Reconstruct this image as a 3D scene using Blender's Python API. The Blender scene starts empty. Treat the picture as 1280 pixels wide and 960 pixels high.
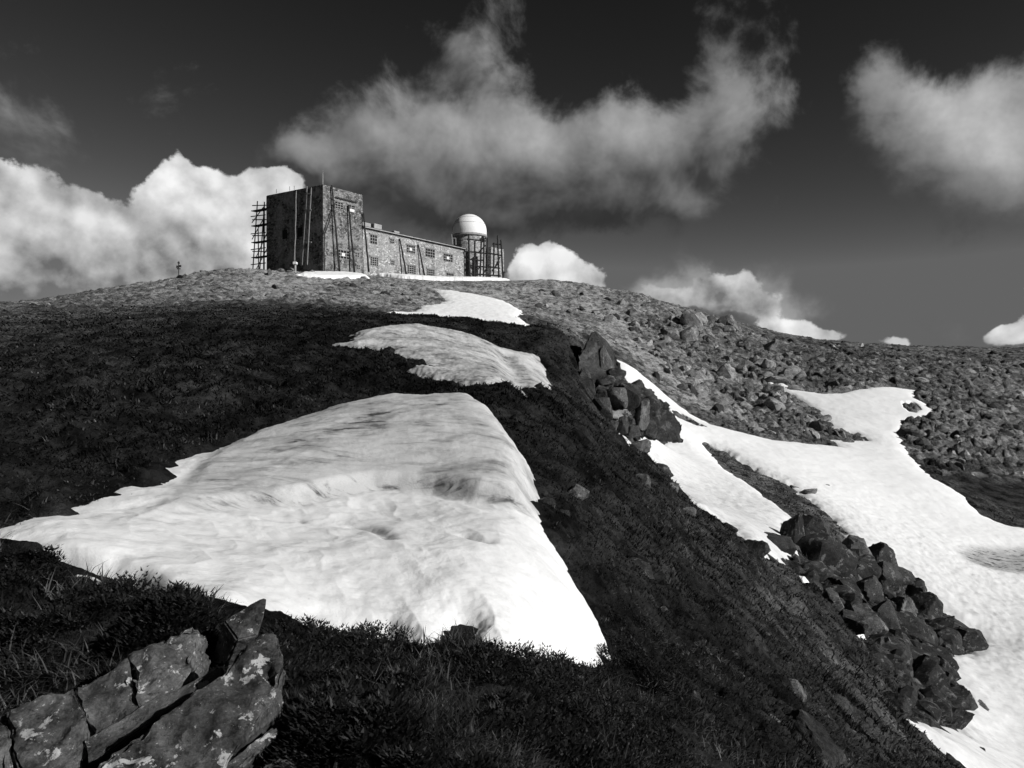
import bpy, bmesh, math
import numpy as np
from mathutils import Vector, Matrix, Euler
rng = np.random.default_rng(7)
scene = bpy.context.scene
COL = scene.collection
R = math.radians

# ------------------------------------------------------------------ camera
F, CU, CV, HOR = 960.0, 640.0, 480.0, 465.0
PITCH = math.atan((CV - HOR) / F)
cp, sp = math.cos(PITCH), math.sin(PITCH)
def ray(u, v):
    cx = (np.asarray(u, float) - CU) / F; cy = -(np.asarray(v, float) - CV) / F
    return cx, cp + sp * cy, -sp + cp * cy          # x right, y forward, z up (unnormalised)
def at(u, v, d):
    x, y, z = ray(u, v); k = d / y
    return np.array([x * k, d, z * k])
cam_d = bpy.data.cameras.new('camera'); cam = bpy.data.objects.new('camera', cam_d); COL.objects.link(cam)
cam.rotation_euler = (math.pi / 2 - PITCH, 0, 0)
cam_d.sensor_width = 36; cam_d.lens = F / 1280 * 36; cam_d.clip_end = 20000; cam_d.clip_start = 0.05
scene.camera = cam

# ------------------------------------------------------------------ noise
_p = rng.permutation(512).astype(np.int64); _P = np.concatenate([_p, _p, _p])
_g = rng.normal(size=(512, 3)); _g /= np.linalg.norm(_g, axis=1)[:, None]
def perlin(x, y, z=0.0):
    x, y, z = np.broadcast_arrays(np.asarray(x, float), np.asarray(y, float), np.asarray(z, float))
    xi, yi, zi = np.floor(x).astype(np.int64), np.floor(y).astype(np.int64), np.floor(z).astype(np.int64)
    xf, yf, zf = x - xi, y - yi, z - zi
    fade = lambda t: t * t * t * (t * (t * 6 - 15) + 10)
    u, v, w = fade(xf), fade(yf), fade(zf)
    xi, yi, zi = xi & 511, yi & 511, zi & 511
    def g(a, b, c):
        h = _P[_P[_P[(xi + a) & 511] + ((yi + b) & 511)] + ((zi + c) & 511)]
        q = _g[h]
        return q[..., 0] * (xf - a) + q[..., 1] * (yf - b) + q[..., 2] * (zf - c)
    flat = not np.any(zf) and not np.any(zi)
    def plane(c):
        a = g(0, 0, c); a = a + u * (g(1, 0, c) - a)
        b = g(0, 1, c); b = b + u * (g(1, 1, c) - b)
        return a + v * (b - a)
    p0 = plane(0)
    return (p0 if flat else p0 + w * (plane(1) - p0)) * 1.5
def fbm(x, y, z=0.0, n=4, gain=0.5, lac=2.03):
    s, a, f = 0.0, 1.0, 1.0
    for i in range(n):
        s = s + a * perlin(x * f + 17.3 * i, y * f - 9.1 * i, z * f if np.ndim(z) else z); a *= gain; f *= lac
    return s
def ridged(x, y, n=4, gain=0.5):
    s, a, f = 0.0, 1.0, 1.0
    for i in range(n):
        s = s + a * (1 - 2 * np.abs(perlin(x * f + 31.7 * i, y * f + 5.3 * i))); a *= gain; f *= 2.07
    return s
def sstep(a, b, x):
    t = np.clip((x - a) / (b - a), 0, 1); return t * t * (3 - 2 * t)

# ------------------------------------------------------------------ terrain from surveyed points (picture u, v, distance)
CTRL = [
 (0,690,5.5),(0,560,11),(0,450,25),(0,405,50),(0,384,112),
 (-250,700,5),(-250,560,11),(-250,455,25),(-250,410,52),(-250,395,105),
 (100,840,3.55),(250,765,4.2),(100,1080,2.55),(200,1060,2.6),(300,1050,2.6),(20,1080,2.5),
 (200,750,4.9),(200,650,7.5),(200,594,9.5),(200,500,15.5),(200,430,28),(200,395,50),(200,383,92),(200,355,150),
 (100,372,140),(250,343,158),
 (400,960,2.85),(400,860,3.9),(400,800,5.1),(400,700,7.6),(400,610,10.8),(400,515,15.5),(400,450,24),(400,400,48),(400,382,85),(400,360,140),(400,345,160),
 (550,960,2.9),(550,820,5.2),(550,706,7.7),(550,632,10.5),(555,512,15.5),(550,486,19),(550,440,28),(520,404,40),(540,398,47),(540,404,64),(560,402,92),(560,364,150),(545,352,168),
 (640,960,3.05),(640,820,5.3),(640,720,7.6),(655,621,11),(640,500,17),(640,480,21),(640,432,37),(660,413,46),(655,420,66),(655,405,100),(650,374,150),(645,351,180),
 (700,820,6.4),(700,700,9),(700,600,13),(690,500,20.5),(700,440,38),(735,428,44),(715,440,62),(705,412,112),(700,380,150),(690,350,178),
 (800,960,4.5),(800,800,8.5),(800,700,12.5),(800,610,20),(785,560,28),(800,565,42),(800,550,58),(800,500,82),(800,450,110),(800,400,145),(800,372,165),
 (770,545,36),(765,480,76),(765,452,95),
 (900,960,6),(900,850,9),(900,750,14),(900,662,26),(900,642,40),(900,600,50),(900,550,70),(900,500,105),(900,430,140),(900,404,155),
 (1000,960,8),(1000,850,13),(1000,740,23),(1000,694,32),(1000,640,45),(1000,580,66),(1000,540,88),(1000,490,115),(1000,425,160),
 (1100,960,11),(1100,870,19),(1100,800,26),(1100,724,36),(1100,650,52),(1100,600,66),(1100,550,88),(1100,490,115),(1100,432,175),
 (1200,1010,13),(1200,960,18),(1200,900,25),(1220,800,34),(1200,700,46),(1200,620,64),(1200,560,85),(1200,500,115),(1200,435,180),
 (1290,1040,16),(1280,960,24),(1280,850,30.5),(1280,740,42),(1280,655,60),(1280,560,88),(1280,500,120),(1280,437,185),
 (1600,1300,6),(1600,1000,22),(1600,760,42),(1600,560,95),(1600,440,190),
 (2400,2000,5),(2400,1000,25),(2400,560,95),(2400,445,180),
 (330,341,166),(404,343,166),(460,345.5,178),(600,351.5,184),
]
XYZ = [at(*c) for c in CTRL]
XYZ += [np.array(p, float) for p in [
 (0,0,-1.62),(0,1.2,-1.58),(.8,0.6,-1.85),(1.6,.5,-2.35),(-1.0,.8,-1.5),(-3,0,-1.3),(0,-4,-1.3),(3,-3,-2.8),(-8,-4,-0.9),(6,0,-4.2),(14,-2,-9),(-20,0,-.3),
 (-30,15,0.6),(0,-25,-1),(25,-15,-11),(60,0,-13),(-70,0,1),(0,-90,0),(100,-40,-9),(-60,60,5),(-120,90,4),(150,60,-3),
 (-45,180,21.5),(-20,190,21.9),(-12,205,21.7),(-30,205,21.6),(-20,230,20),(-50,215,19),(-90,175,10),(-60,240,11),(5,215,19),(-10,270,8),
 (40,200,13),(70,210,6),(30,250,6),(120,220,2),(90,260,-4),(-120,200,0),(-80,300,-20),(0,340,-12),(100,340,-22),(200,300,-25),(-200,220,-22),
 (0,600,-90),(-300,500,-95),(300,500,-95),(-500,0,-70),(500,0,-75),(0,-500,-70),(0,-1500,-230),(0,1500,-260),(-1500,0,-230),(1500,0,-240),(1100,1100,-250),(-1100,1100,-250)]]
XYZ = np.array(XYZ)
TK, R0 = 2.6, 2.0
def key(x, y):
    r = np.hypot(x, y); th = np.arctan2(x, y)
    return th * TK, np.log(r + R0) * 1.6, r
def fit(x, y, val, lam):
    a, b, r = key(x, y); n = len(a)
    d2 = (a[:, None] - a) ** 2 + (b[:, None] - b) ** 2
    K = np.where(d2 > 0, 0.5 * d2 * np.log(np.maximum(d2, 1e-12)), 0) + lam * np.eye(n)
    Pm = np.stack([np.ones(n), a, b], 1)
    A = np.block([[K, Pm], [Pm.T, np.zeros((3, 3))]])
    w = np.linalg.solve(A, np.concatenate([val, np.zeros(3)]))
    return a, b, w
def evl(fitted, a, b):
    ca, cb, w = fitted; out = np.empty(len(a))
    for i in range(0, len(a), 40000):
        aa, bb = a[i:i + 40000], b[i:i + 40000]
        d2 = (aa[:, None] - ca) ** 2 + (bb[:, None] - cb) ** 2
        K = 0.5 * d2 * np.log(np.maximum(d2, 1e-12))
        out[i:i + 40000] = K @ w[:-3] + w[-3] + w[-2] * aa + w[-1] * bb
    return out
TER = fit(XYZ[:, 0], XYZ[:, 1], XYZ[:, 2] / (np.hypot(XYZ[:, 0], XYZ[:, 1]) + R0), 0.0015)
def hbase(x, y):
    x = np.asarray(x, float); y = np.asarray(y, float); sh = x.shape
    a, b, r = key(x.ravel(), y.ravel())
    lim = R(118) * TK
    q = evl(TER, np.clip(a, -lim, lim), b)
    back = np.abs(a) > lim
    if back.any():
        q2 = evl(TER, -np.clip(a[back], -lim, lim), b[back])
        t = (np.abs(a[back]) - lim) / (math.pi * TK - lim) * 0.5
        q[back] = q[back] * (1 - t) + q2 * t
    return (q * (r + R0)).reshape(sh)
def hit(u, v, rmin=1.2, rmax=260.0, lift=0.0):
    """where the line of sight through (u, v) first meets the smooth terrain, as xyz"""
    u = np.atleast_1d(np.asarray(u, float)); v = np.atleast_1d(np.asarray(v, float))
    dx, dy, dz = ray(u, v); hl = np.hypot(dx, dy)
    rs = np.exp(np.linspace(math.log(rmin), math.log(rmax), 420))
    X = dx[:, None] / hl[:, None] * rs; Y = dy[:, None] / hl[:, None] * rs; Z = dz[:, None] / hl[:, None] * rs
    G = hbase(X, Y) + lift - Z
    below = G > 0
    k = np.where(below.any(1), np.argmax(below, 1), len(rs) - 1); k = np.maximum(k, 1)
    i = np.arange(len(u)); g0, g1 = G[i, k - 1], G[i, k]
    t = np.clip(np.where(np.abs(g0 - g1) > 1e-9, -g0 / (g1 - g0 + 1e-12), 1), 0, 1)
    r = rs[k - 1] + t * (rs[k] - rs[k - 1])
    x, y = dx / hl * r, dy / hl * r
    return np.stack([x, y, hbase(x, y)], 1)

# vegetation albedo survey (u, v, albedo)
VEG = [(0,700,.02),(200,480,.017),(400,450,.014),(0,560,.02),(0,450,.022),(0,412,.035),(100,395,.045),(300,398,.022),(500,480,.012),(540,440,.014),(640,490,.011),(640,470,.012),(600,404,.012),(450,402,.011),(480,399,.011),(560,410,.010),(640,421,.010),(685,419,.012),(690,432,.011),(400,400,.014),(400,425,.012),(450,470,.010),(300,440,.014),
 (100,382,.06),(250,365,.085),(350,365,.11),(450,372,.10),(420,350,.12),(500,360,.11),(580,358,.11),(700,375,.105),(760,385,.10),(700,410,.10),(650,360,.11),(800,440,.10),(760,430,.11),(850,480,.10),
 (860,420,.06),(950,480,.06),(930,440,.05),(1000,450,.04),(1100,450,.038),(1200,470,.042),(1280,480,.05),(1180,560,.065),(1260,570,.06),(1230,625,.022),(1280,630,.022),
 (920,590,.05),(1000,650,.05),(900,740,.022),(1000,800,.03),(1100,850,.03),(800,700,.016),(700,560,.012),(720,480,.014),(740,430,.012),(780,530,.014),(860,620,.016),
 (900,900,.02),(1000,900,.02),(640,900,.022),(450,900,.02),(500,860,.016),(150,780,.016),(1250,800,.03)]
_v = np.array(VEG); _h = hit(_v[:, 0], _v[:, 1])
VA, VB, _ = key(_h[:, 0], _h[:, 1])
def veg(x, y):
    a, b, r = key(x.ravel(), y.ravel()); out = np.empty(len(a))
    for i in range(0, len(a), 60000):
        d2 = ((a[i:i + 60000, None] - VA) * 1.5) ** 2 + ((b[i:i + 60000, None] - VB) * 1.2) ** 2
        w = 1 / (d2 + 0.006) ** 2
        out[i:i + 60000] = np.exp((w * np.log(_v[:, 2])).sum(1) / w.sum(1))
    return out.reshape(x.shape)

# ------------------------------------------------------------------ snow outlines
def sdf(poly, x, y):
    """signed distance (positive inside) to a closed polygon"""
    px, py = x.ravel(), y.ravel(); n = len(poly); best = np.full(px.shape, 1e18); ins = np.zeros(px.shape, bool)
    for i in range(n):
        ax, ay = poly[i][:2]; bx, by = poly[(i + 1) % n][:2]
        ex, ey = bx - ax, by - ay; L = ex * ex + ey * ey + 1e-12
        t = np.clip(((px - ax) * ex + (py - ay) * ey) / L, 0, 1)
        best = np.minimum(best, (px - ax - t * ex) ** 2 + (py - ay - t * ey) ** 2)
        c = ((ay > py) != (by > py)) & (px < (bx - ax) * (py - ay) / (by - ay + 1e-18) + ax)
        ins ^= c
    d = np.sqrt(best)
    return np.where(ins, d, -d).reshape(x.shape)
def pline(pts, x, y):
    best = np.full(x.shape, 1e18)
    for i in range(len(pts) - 1):
        ax, ay = pts[i][:2]; bx, by = pts[i + 1][:2]
        ex, ey = bx - ax, by - ay; L = ex * ex + ey * ey + 1e-12
        t = np.clip(((x - ax) * ex + (y - ay) * ey) / L, 0, 1)
        best = np.minimum(best, (x - ax - t * ex) ** 2 + (y - ay - t * ey) ** 2)
    return np.sqrt(best)
def outline(px, rmin, rmax, dz=0.0):
    p = np.array(px, float); return hit(p[:, 0], p[:, 1], rmin, rmax, dz)
SNOW = {}
SNOW['near'] = dict(poly=outline([(-6,664),(55,644),(125,624),(185,598),(215,576),(300,547),(400,531),(470,523),(500,518),(530,522),(602,523),(626,540),(652,574),(672,606),(674,645),(698,690),(722,738),(768,812),(752,828),(720,820),(640,822),(590,812),(575,802),(560,822),(520,826),(470,806),(430,800),(385,794),(345,800),(330,788),(290,776),(200,756),(130,738),(60,718),(-8,702)],2.5,30),
   T=.34, w=.5, en=.07, ef=2.2, slope=1.2)
SNOW['middle'] = dict(poly=outline([(408,434),(440,431),(432,423),(474,416),(530,416),(562,420),(612,436),(645,442),(682,450),(700,502),(655,494),(618,490),(606,491),(556,487),(526,477),(496,467),(528,466),(512,456),(480,442),(450,438)],17,60), T=.3, w=.6, en=.2, ef=1.2, slope=1.0)
SNOW['gully'] = dict(poly=outline([(540,363),(590,369),(634,379),(656,391),(652,402),(672,413),(662,418),(600,414),(560,411),(515,407),(470,402),(512,393),(524,385),(552,382),(553,375)],78,165), T=.7, w=1.6, en=.7, ef=.3, slope=.8)
SNOW['bowl'] = dict(poly=outline([(768,450),(800,467),(850,508),(900,538),(960,553),(1010,558),(1042,561),(1030,552),(1078,553),(1066,545),(1040,540),(1018,517),(990,497),(962,484),(975,478),(1000,489),(1030,494),(1050,493),(1080,487),(1112,485),(1148,490),(1152,502),(1176,520),(1160,530),(1138,530),(1128,548),(1142,572),(1165,597),(1176,605),(1205,622),(1232,648),(1255,660),(1290,664),(1400,640),(1700,640),(2300,700),(2300,1500),(1500,1250),(1290,1090),(1215,1010),(1150,955),(1115,905),(1130,895),(1160,905),(1185,900),(1180,825),(1222,802),(1165,760),(1100,702),(1060,683),(1050,662),(1040,652),(1007,627),(981,609),(942,592),(903,567),(882,558),(900,580),(925,601),(958,625),(987,646),(1000,655),(985,665),(1004,706),(985,712),(940,692),(900,657),(860,628),(830,600),(790,568),(762,545),(770,540),(790,552),(830,552),(815,528),(806,508),(782,480),(772,462)],20,140), T=.6, w=1.3, en=.35, ef=.5, slope=1.5)
SNOW['doorstep'] = dict(poly=outline([(368,346),(385,343),(404,343.5),(430,344),(458,346.5),(462,349),(430,350),(395,349.5)],140,172), T=.9, w=.8, en=.4, ef=.5, slope=.8)
SNOW['foot'] = dict(poly=[at(462,346,178),at(500,346,182),at(560,349,187),at(625,350.5,190),at(640,352,186),at(600,354,178),at(540,353,172),at(505,350,170)], T=1.0, w=.9, en=.5, ef=.4, slope=.8)
SNOW['sliver'] = dict(poly=outline([(708,419),(716,421),(727,425),(722,428),(714,425)],60,140), T=.6, w=.5, en=.1, ef=.8, slope=.8)
for nm, px, lo, hi in [('heap_a',[(990,724),(1003,727),(1022,738),(1024,744),(1008,742)],20,60),('heap_b',[(1056,778),(1066,783),(1090,789),(1088,795),(1072,793)],18,60),('heap_c',[(1110,800),(1120,806),(1142,823),(1130,824),(1110,818)],18,60),('ledge',[(762,538),(772,540),(800,551),(815,556),(790,556)],20,60),
    ('heap_d',[(1127,866),(1140,876),(1156,890),(1150,892),(1132,882)],14,60),('field_a',[(958,474),(972,478),(968,486),(956,480)],60,170),('field_b',[(952,497),(966,501),(978,512),(962,508)],60,170)]:
    SNOW[nm] = dict(poly=outline(px, lo, hi), T=.5, w=.5, en=.2, ef=.8, slope=.8)
HOLES = [outline(p, 25, 130) for p in [
   [(807,497),(815,500),(832,516),(833,520),(822,512)], [(812,512),(828,520),(845,540),(836,537),(820,524)], [(842,521),(850,524),(878,540),(868,538),(852,530)],
   [(1131,508),(1140,508),(1147,515),(1140,519),(1133,514)]]]
for k_, s_ in SNOW.items():
    q = np.array([p[:2] for p in s_['poly']]); s_['bb'] = (q.min(0), q.max(0)); s_['poly'] = q
def edge(s, x, y):
    d = sdf(s['poly'], x, y)
    return d + s['en'] * fbm(x * s['ef'], y * s['ef'], n=4, gain=.6)
def snow_edge_all(x, y):
    """largest (edge distance / edge width) over the patches: > 0 under snow"""
    out = np.full(x.shape, -9.0)
    for k, s in SNOW.items():
        m = 3.0
        sel = (x > s['bb'][0][0] - m) & (x < s['bb'][1][0] + m) & (y > s['bb'][0][1] - m) & (y < s['bb'][1][1] + m)
        if sel.any():
            e = edge(s, x[sel], y[sel]) / s['w']
            if k == 'bowl':
                for h in HOLES: e = np.minimum(e, -(sdf(h, x[sel], y[sel]) + .12) / .4)
            out[sel] = np.maximum(out[sel], e)
    return out

# ------------------------------------------------------------------ relief of the bare ground
_sc = outline([(770,362),(860,400),(960,425),(1290,440),(1290,600),(1180,600),(1130,540),(1000,490),(1060,560),(960,552),(870,500),(800,420)], 60, 190)
_drk = outline([(1170,600),(1200,597),(1300,600),(1400,640),(1300,665),(1240,655),(1205,620)], 45, 120)
def relief(x, y, r):
    near = np.exp(-(r / 22) ** 2)
    n1 = fbm(x * 1.1, y * 1.1, n=5, gain=.55)
    n2 = fbm(x * 6.0 + 3, y * 6.0, n=3)
    out = near * (.095 * n1 + .02 * n2 + .035 * np.maximum(ridged(x * 2.3, y * 2.3, n=3), 0))
    mid = sstep(4, 25, r) * np.exp(-(r / 90) ** 4)
    out += sstep(3.5, 8, r) * np.exp(-(r / 45) ** 2) * .24 * np.maximum(fbm(x * 1.1 + 3, y * 1.1, n=4, gain=.55), -.25)
    out += mid * (.20 * fbm(x * .5, y * .5, n=5, gain=.62) + .10 * np.maximum(ridged(x * .8, y * .8, n=3), -.5))
    far = sstep(45, 90, r) * np.exp(-(r / 420) ** 2)
    if far.max() > 0:
        rough = sstep(-3, 6, sdf(_sc[:, :2], x, y)); flat = 1 - .85 * sstep(-2, 2, sdf(_drk[:, :2], x, y))
        f = .42 * fbm(x * .40, y * .45, n=5, gain=.62) + .22 * fbm(x * .12 + 5, y * .12, n=3)
        f2 = .5 * np.maximum(ridged(x * .33, y * .33, n=5, gain=.62), -.6) + .40 * fbm(x * 1.1, y * 1.1, n=3, gain=.65)
        plateau = 1 - .8 * sstep(9, 0, np.hypot((x + 25) / 1.6, (y - 192) / 1.0) - 22)
        out += far * flat * plateau * (f * 1.0 + f2 * (.45 + .55 * rough))
    return out

# ------------------------------------------------------------------ materials (neutral: the photograph is black and white)
def new_mat(name):
    m = bpy.data.materials.new(name); m.use_nodes = True
    nt = m.node_tree; b = nt.nodes['Principled BSDF']
    b.inputs['Specular IOR Level'].default_value = .2; b.inputs['Roughness'].default_value = .9
    return m, nt, b
class NT:
    def __init__(s, nt): s.nt = nt
    def n(s, t, **kw):
        nd = s.nt.nodes.new(t)
        for k, v in kw.items(): setattr(nd, k, v)
        return nd
    def sock(s, x, inp):
        if isinstance(x, (int, float)): inp.default_value = x
        elif isinstance(x, (tuple, list)): inp.default_value = x
        else: s.nt.links.new(x, inp)
    def m(s, op, a, b=0.0, c=0.0, clamp=False):
        nd = s.n('ShaderNodeMath', operation=op, use_clamp=clamp)
        s.sock(a, nd.inputs[0]); s.sock(b, nd.inputs[1])
        if op in ('MULTIPLY_ADD', 'WRAP', 'COMPARE', 'SMOOTH_MIN', 'SMOOTH_MAX'): s.sock(c, nd.inputs[2])
        return nd.outputs[0]
    def vm(s, op, a, b=(0, 0, 0)):
        nd = s.n('ShaderNodeVectorMath', operation=op); s.sock(a, nd.inputs[0])
        if op == 'SCALE': s.sock(b, nd.inputs['Scale'])
        else: s.sock(b, nd.inputs[1])
        return nd.outputs['Value'] if op in ('LENGTH', 'DOT_PRODUCT') else nd.outputs[0]
    def noise(s, v, scale, detail=4, rough=.55, dist=0.0, col=False):
        nd = s.n('ShaderNodeTexNoise'); s.sock(v, nd.inputs['Vector'])
        nd.inputs['Scale'].default_value = scale; nd.inputs['Detail'].default_value = detail
        nd.inputs['Roughness'].default_value = rough; nd.inputs['Distortion'].default_value = dist
        return nd.outputs['Color' if col else 'Fac']
    def voro(s, v, scale, feature='F1', out='Distance', rnd=1.0):
        nd = s.n('ShaderNodeTexVoronoi', feature=feature); s.sock(v, nd.inputs['Vector'])
        nd.inputs['Scale'].default_value = scale; nd.inputs['Randomness'].default_value = rnd
        return nd.outputs[out]
    def ramp(s, x, pts, interp='LINEAR'):
        nd = s.n('ShaderNodeValToRGB'); cr = nd.color_ramp; cr.interpolation = interp
        while len(cr.elements) < len(pts): cr.elements.new(.5)
        for e, (p, c) in zip(cr.elements, pts): e.position = p; e.color = (c, c, c, 1)
        s.sock(x, nd.inputs['Fac']); return nd.outputs['Color']
    def mr(s, x, a, b, c=0.0, d=1.0, t='SMOOTHSTEP'):
        nd = s.n('ShaderNodeMapRange', interpolation_type=t); s.sock(x, nd.inputs[0])
        for i, q in enumerate((a, b, c, d)): s.sock(q, nd.inputs[i + 1])
        return nd.outputs[0]
    def mix(s, f, a, b): return s.m('ADD', s.m('MULTIPLY', a, s.m('SUBTRACT', 1.0, f)), s.m('MULTIPLY', b, f))
    def grey(s, x):
        nd = s.n('ShaderNodeCombineColor'); [s.sock(x, nd.inputs[i]) for i in range(3)]; return nd.outputs[0]
    def bump(s, h, strength, dist, normal=None):
        nd = s.n('ShaderNodeBump'); s.sock(h, nd.inputs['Height']); nd.inputs['Strength'].default_value = strength; nd.inputs['Distance'].default_value = dist
        if normal is not None: s.sock(normal, nd.inputs['Normal'])
        return nd.outputs[0]
    def geo(s): return s.n('ShaderNodeNewGeometry').outputs['Position']
    def obj(s): return s.n('ShaderNodeTexCoord').outputs['Object']
    def attr(s, nm): return s.n('ShaderNodeAttribute', attribute_name=nm).outputs['Fac']

# ground: dark heath close by, paler dead grass on the far hill (the albedo survey), stones where the scree is
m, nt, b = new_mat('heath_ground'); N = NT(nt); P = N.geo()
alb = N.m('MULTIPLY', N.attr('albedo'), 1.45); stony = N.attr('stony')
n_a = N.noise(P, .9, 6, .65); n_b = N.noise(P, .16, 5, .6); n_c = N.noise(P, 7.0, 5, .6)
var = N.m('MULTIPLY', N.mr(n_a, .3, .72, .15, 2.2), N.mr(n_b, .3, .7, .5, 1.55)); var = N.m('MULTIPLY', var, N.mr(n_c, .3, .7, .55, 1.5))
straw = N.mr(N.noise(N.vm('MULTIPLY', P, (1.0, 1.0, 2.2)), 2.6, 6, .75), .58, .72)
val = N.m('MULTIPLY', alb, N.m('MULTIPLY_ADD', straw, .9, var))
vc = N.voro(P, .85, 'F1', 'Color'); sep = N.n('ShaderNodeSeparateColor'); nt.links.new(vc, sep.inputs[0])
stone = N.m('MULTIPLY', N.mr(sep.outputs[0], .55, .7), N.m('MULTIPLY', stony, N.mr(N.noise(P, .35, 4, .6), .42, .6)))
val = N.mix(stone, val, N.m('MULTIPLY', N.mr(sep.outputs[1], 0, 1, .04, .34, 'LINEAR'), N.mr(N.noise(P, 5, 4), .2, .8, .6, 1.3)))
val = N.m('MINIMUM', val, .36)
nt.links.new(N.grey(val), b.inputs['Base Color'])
hb = N.m('ADD', N.m('MULTIPLY', N.noise(P, 2.2, 8, .72), .5), N.m('MULTIPLY', N.noise(P, 14.0, 6, .7), .09))
nt.links.new(N.bump(hb, .9, .55), b.inputs['Normal']); b.inputs['Specular IOR Level'].default_value = .05
M_GROUND = m
# snow
m, nt, b = new_mat('old_snow'); N = NT(nt); P = N.geo()
dirt_shade = N.attr('dirt_shade'); fine = N.attr('fine')  # carries real snow dirt and also shade painted into the colour
specks = N.m('MULTIPLY', N.mr(N.voro(P, 11.0), .13, .05), N.mr(N.noise(P, 1.1, 4), .50, .62))
film = N.mr(N.noise(N.vm('MULTIPLY', P, (1, 1, .4)), 1.3, 7, .68), .45, .72)
streak = N.mr(N.noise(N.vm('MULTIPLY', P, (1.2, 4.5, 3.0)), 1.1, 6, .65, .6), .48, .72)
a1 = N.m('SUBTRACT', N.m('MULTIPLY_ADD', fine, -.28, .88), N.m('MULTIPLY', film, N.m('MULTIPLY_ADD', fine, .26, .015)))
a1 = N.m('SUBTRACT', a1, N.m('MULTIPLY', streak, N.m('ADD', N.m('MULTIPLY', dirt_shade, .34), N.m('MULTIPLY_ADD', fine, .10, .012))))
a1 = N.m('SUBTRACT', a1, N.m('MULTIPLY', dirt_shade, .22))
a1 = N.m('ADD', a1, N.m('MULTIPLY', N.m('SUBTRACT', N.noise(P, 55.0, 3, .7), .5), N.m('MULTIPLY_ADD', fine, .22, .02)))
a1 = N.mix(N.m('MULTIPLY', specks, N.m('MULTIPLY', fine, .6)), a1, .1)
nt.links.new(N.grey(N.m('MAXIMUM', a1, .06)), b.inputs['Base Color'])
h1 = N.m('ADD', N.m('MULTIPLY', N.noise(P, 1.6, 6, .6, .4), .55), N.m('ADD', N.m('MULTIPLY', N.noise(P, 9.0, 5, .65), .10), N.m('MULTIPLY', N.noise(P, 38.0, 4, .7), N.m('MULTIPLY_ADD', fine, .06, .01))))
nt.links.new(N.bump(h1, .34, .2), b.inputs['Normal']); b.inputs['Roughness'].default_value = .7
M_SNOW = m
# rocks
def rock_mat(name, lo, hi, lichen, scale):
    m, nt, b = new_mat(name); N = NT(nt); P0 = N.obj(); P = P0
    inf = N.n('ShaderNodeObjectInfo').outputs['Random']
    P = N.vm('ADD', P, N.vm('SCALE', (37.0, 11.0, 23.0), inf))
    base = N.m('MULTIPLY', N.mr(N.noise(P, 1.6 * scale, 8, .68), .32, .68, lo, hi, 'LINEAR'), N.mr(inf, 0, 1, .65, 1.25, 'LINEAR'))
    base = N.m('MULTIPLY', base, N.mr(N.noise(P, 22 * scale, 4, .7), .3, .7, .65, 1.35))
    dk = N.mr(N.noise(P, 5 * scale, 7, .72, .5), .54, .64)
    base = N.mix(N.m('MULTIPLY', dk, .7), base, lo * .3)
    li = N.m('MULTIPLY', N.mr(N.noise(P, 3.1 * scale, 8, .66, .25), .575, .61), N.mr(N.noise(P, 30 * scale, 3, .6), .25, .5, .45, 1))
    fl = N.mr(N.noise(P, 11 * scale, 6, .7), .62, .66); li = N.m('MAXIMUM', li, N.m('MULTIPLY', fl, .7))
    bl = N.mr(N.m('MULTIPLY_ADD', N.noise(P, 3.5 * scale, 6, .65), .9, N.attr('blotch')), .88, .93); li = N.m('MAXIMUM', li, bl)
    base = N.mix(N.m('MULTIPLY', li, lichen), base, .42)
    nt.links.new(N.grey(base), b.inputs['Base Color'])
    h = N.m('ADD', N.noise(P, 4 * scale, 9, .68), N.m('MULTIPLY', N.noise(P, 30 * scale, 4, .6), .15))
    nt.links.new(N.bump(h, .8, .06 / scale), b.inputs['Normal'])
    return m
M_SLAB = rock_mat('lichen_slab', .01, .14, .95, 3.4)
M_DARKROCK = rock_mat('dark_rock', .008, .06, .25, .9)
M_PALEROCK = rock_mat('pale_heap_rock', .02, .16, .3, .9)
M_ROCK = rock_mat('grey_rock', .025, .32, .4, .8)
M_TOWERROCK = rock_mat('crag_rock', .008, .075, .12, .35)
def plain(name, lo, hi, scale, rough=.85, bump=.3, metal=0):
    m, nt, b = new_mat(name); N = NT(nt); P = N.obj()
    nt.links.new(N.grey(N.mr(N.noise(P, scale, 6, .65), .3, .7, lo, hi, 'LINEAR')), b.inputs['Base Color'])
    nt.links.new(N.bump(N.noise(P, scale * 6, 4, .6), bump, .03), b.inputs['Normal'])
    b.inputs['Roughness'].default_value = rough; b.inputs['Metallic'].default_value = metal
    return m
M_WOOD = plain('weathered_timber', .012, .05, 2.0)
M_PALEWOOD = plain('pale_timber', .14, .3, 2.0)
M_DARK = plain('dark_opening', .006, .015, 3.0)
M_FRAME = plain('window_bars', .25, .45, 3.0)
M_ROOF = plain('roof_felt', .03, .08, .8)
M_EAVE = plain('eave_sheet', .25, .45, .8)
M_LINTEL = plain('stone_lintel', .16, .34, 1.5)
M_DOME = plain('white_dome_panels', .8, .88, .5, .5, .05)
M_CONC = plain('old_concrete', .25, .45, 1.2)
M_IRON = plain('rusty_iron', .02, .06, 2.0)
M_SHEET = plain('white_board', .6, .75, 1.5)
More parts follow.
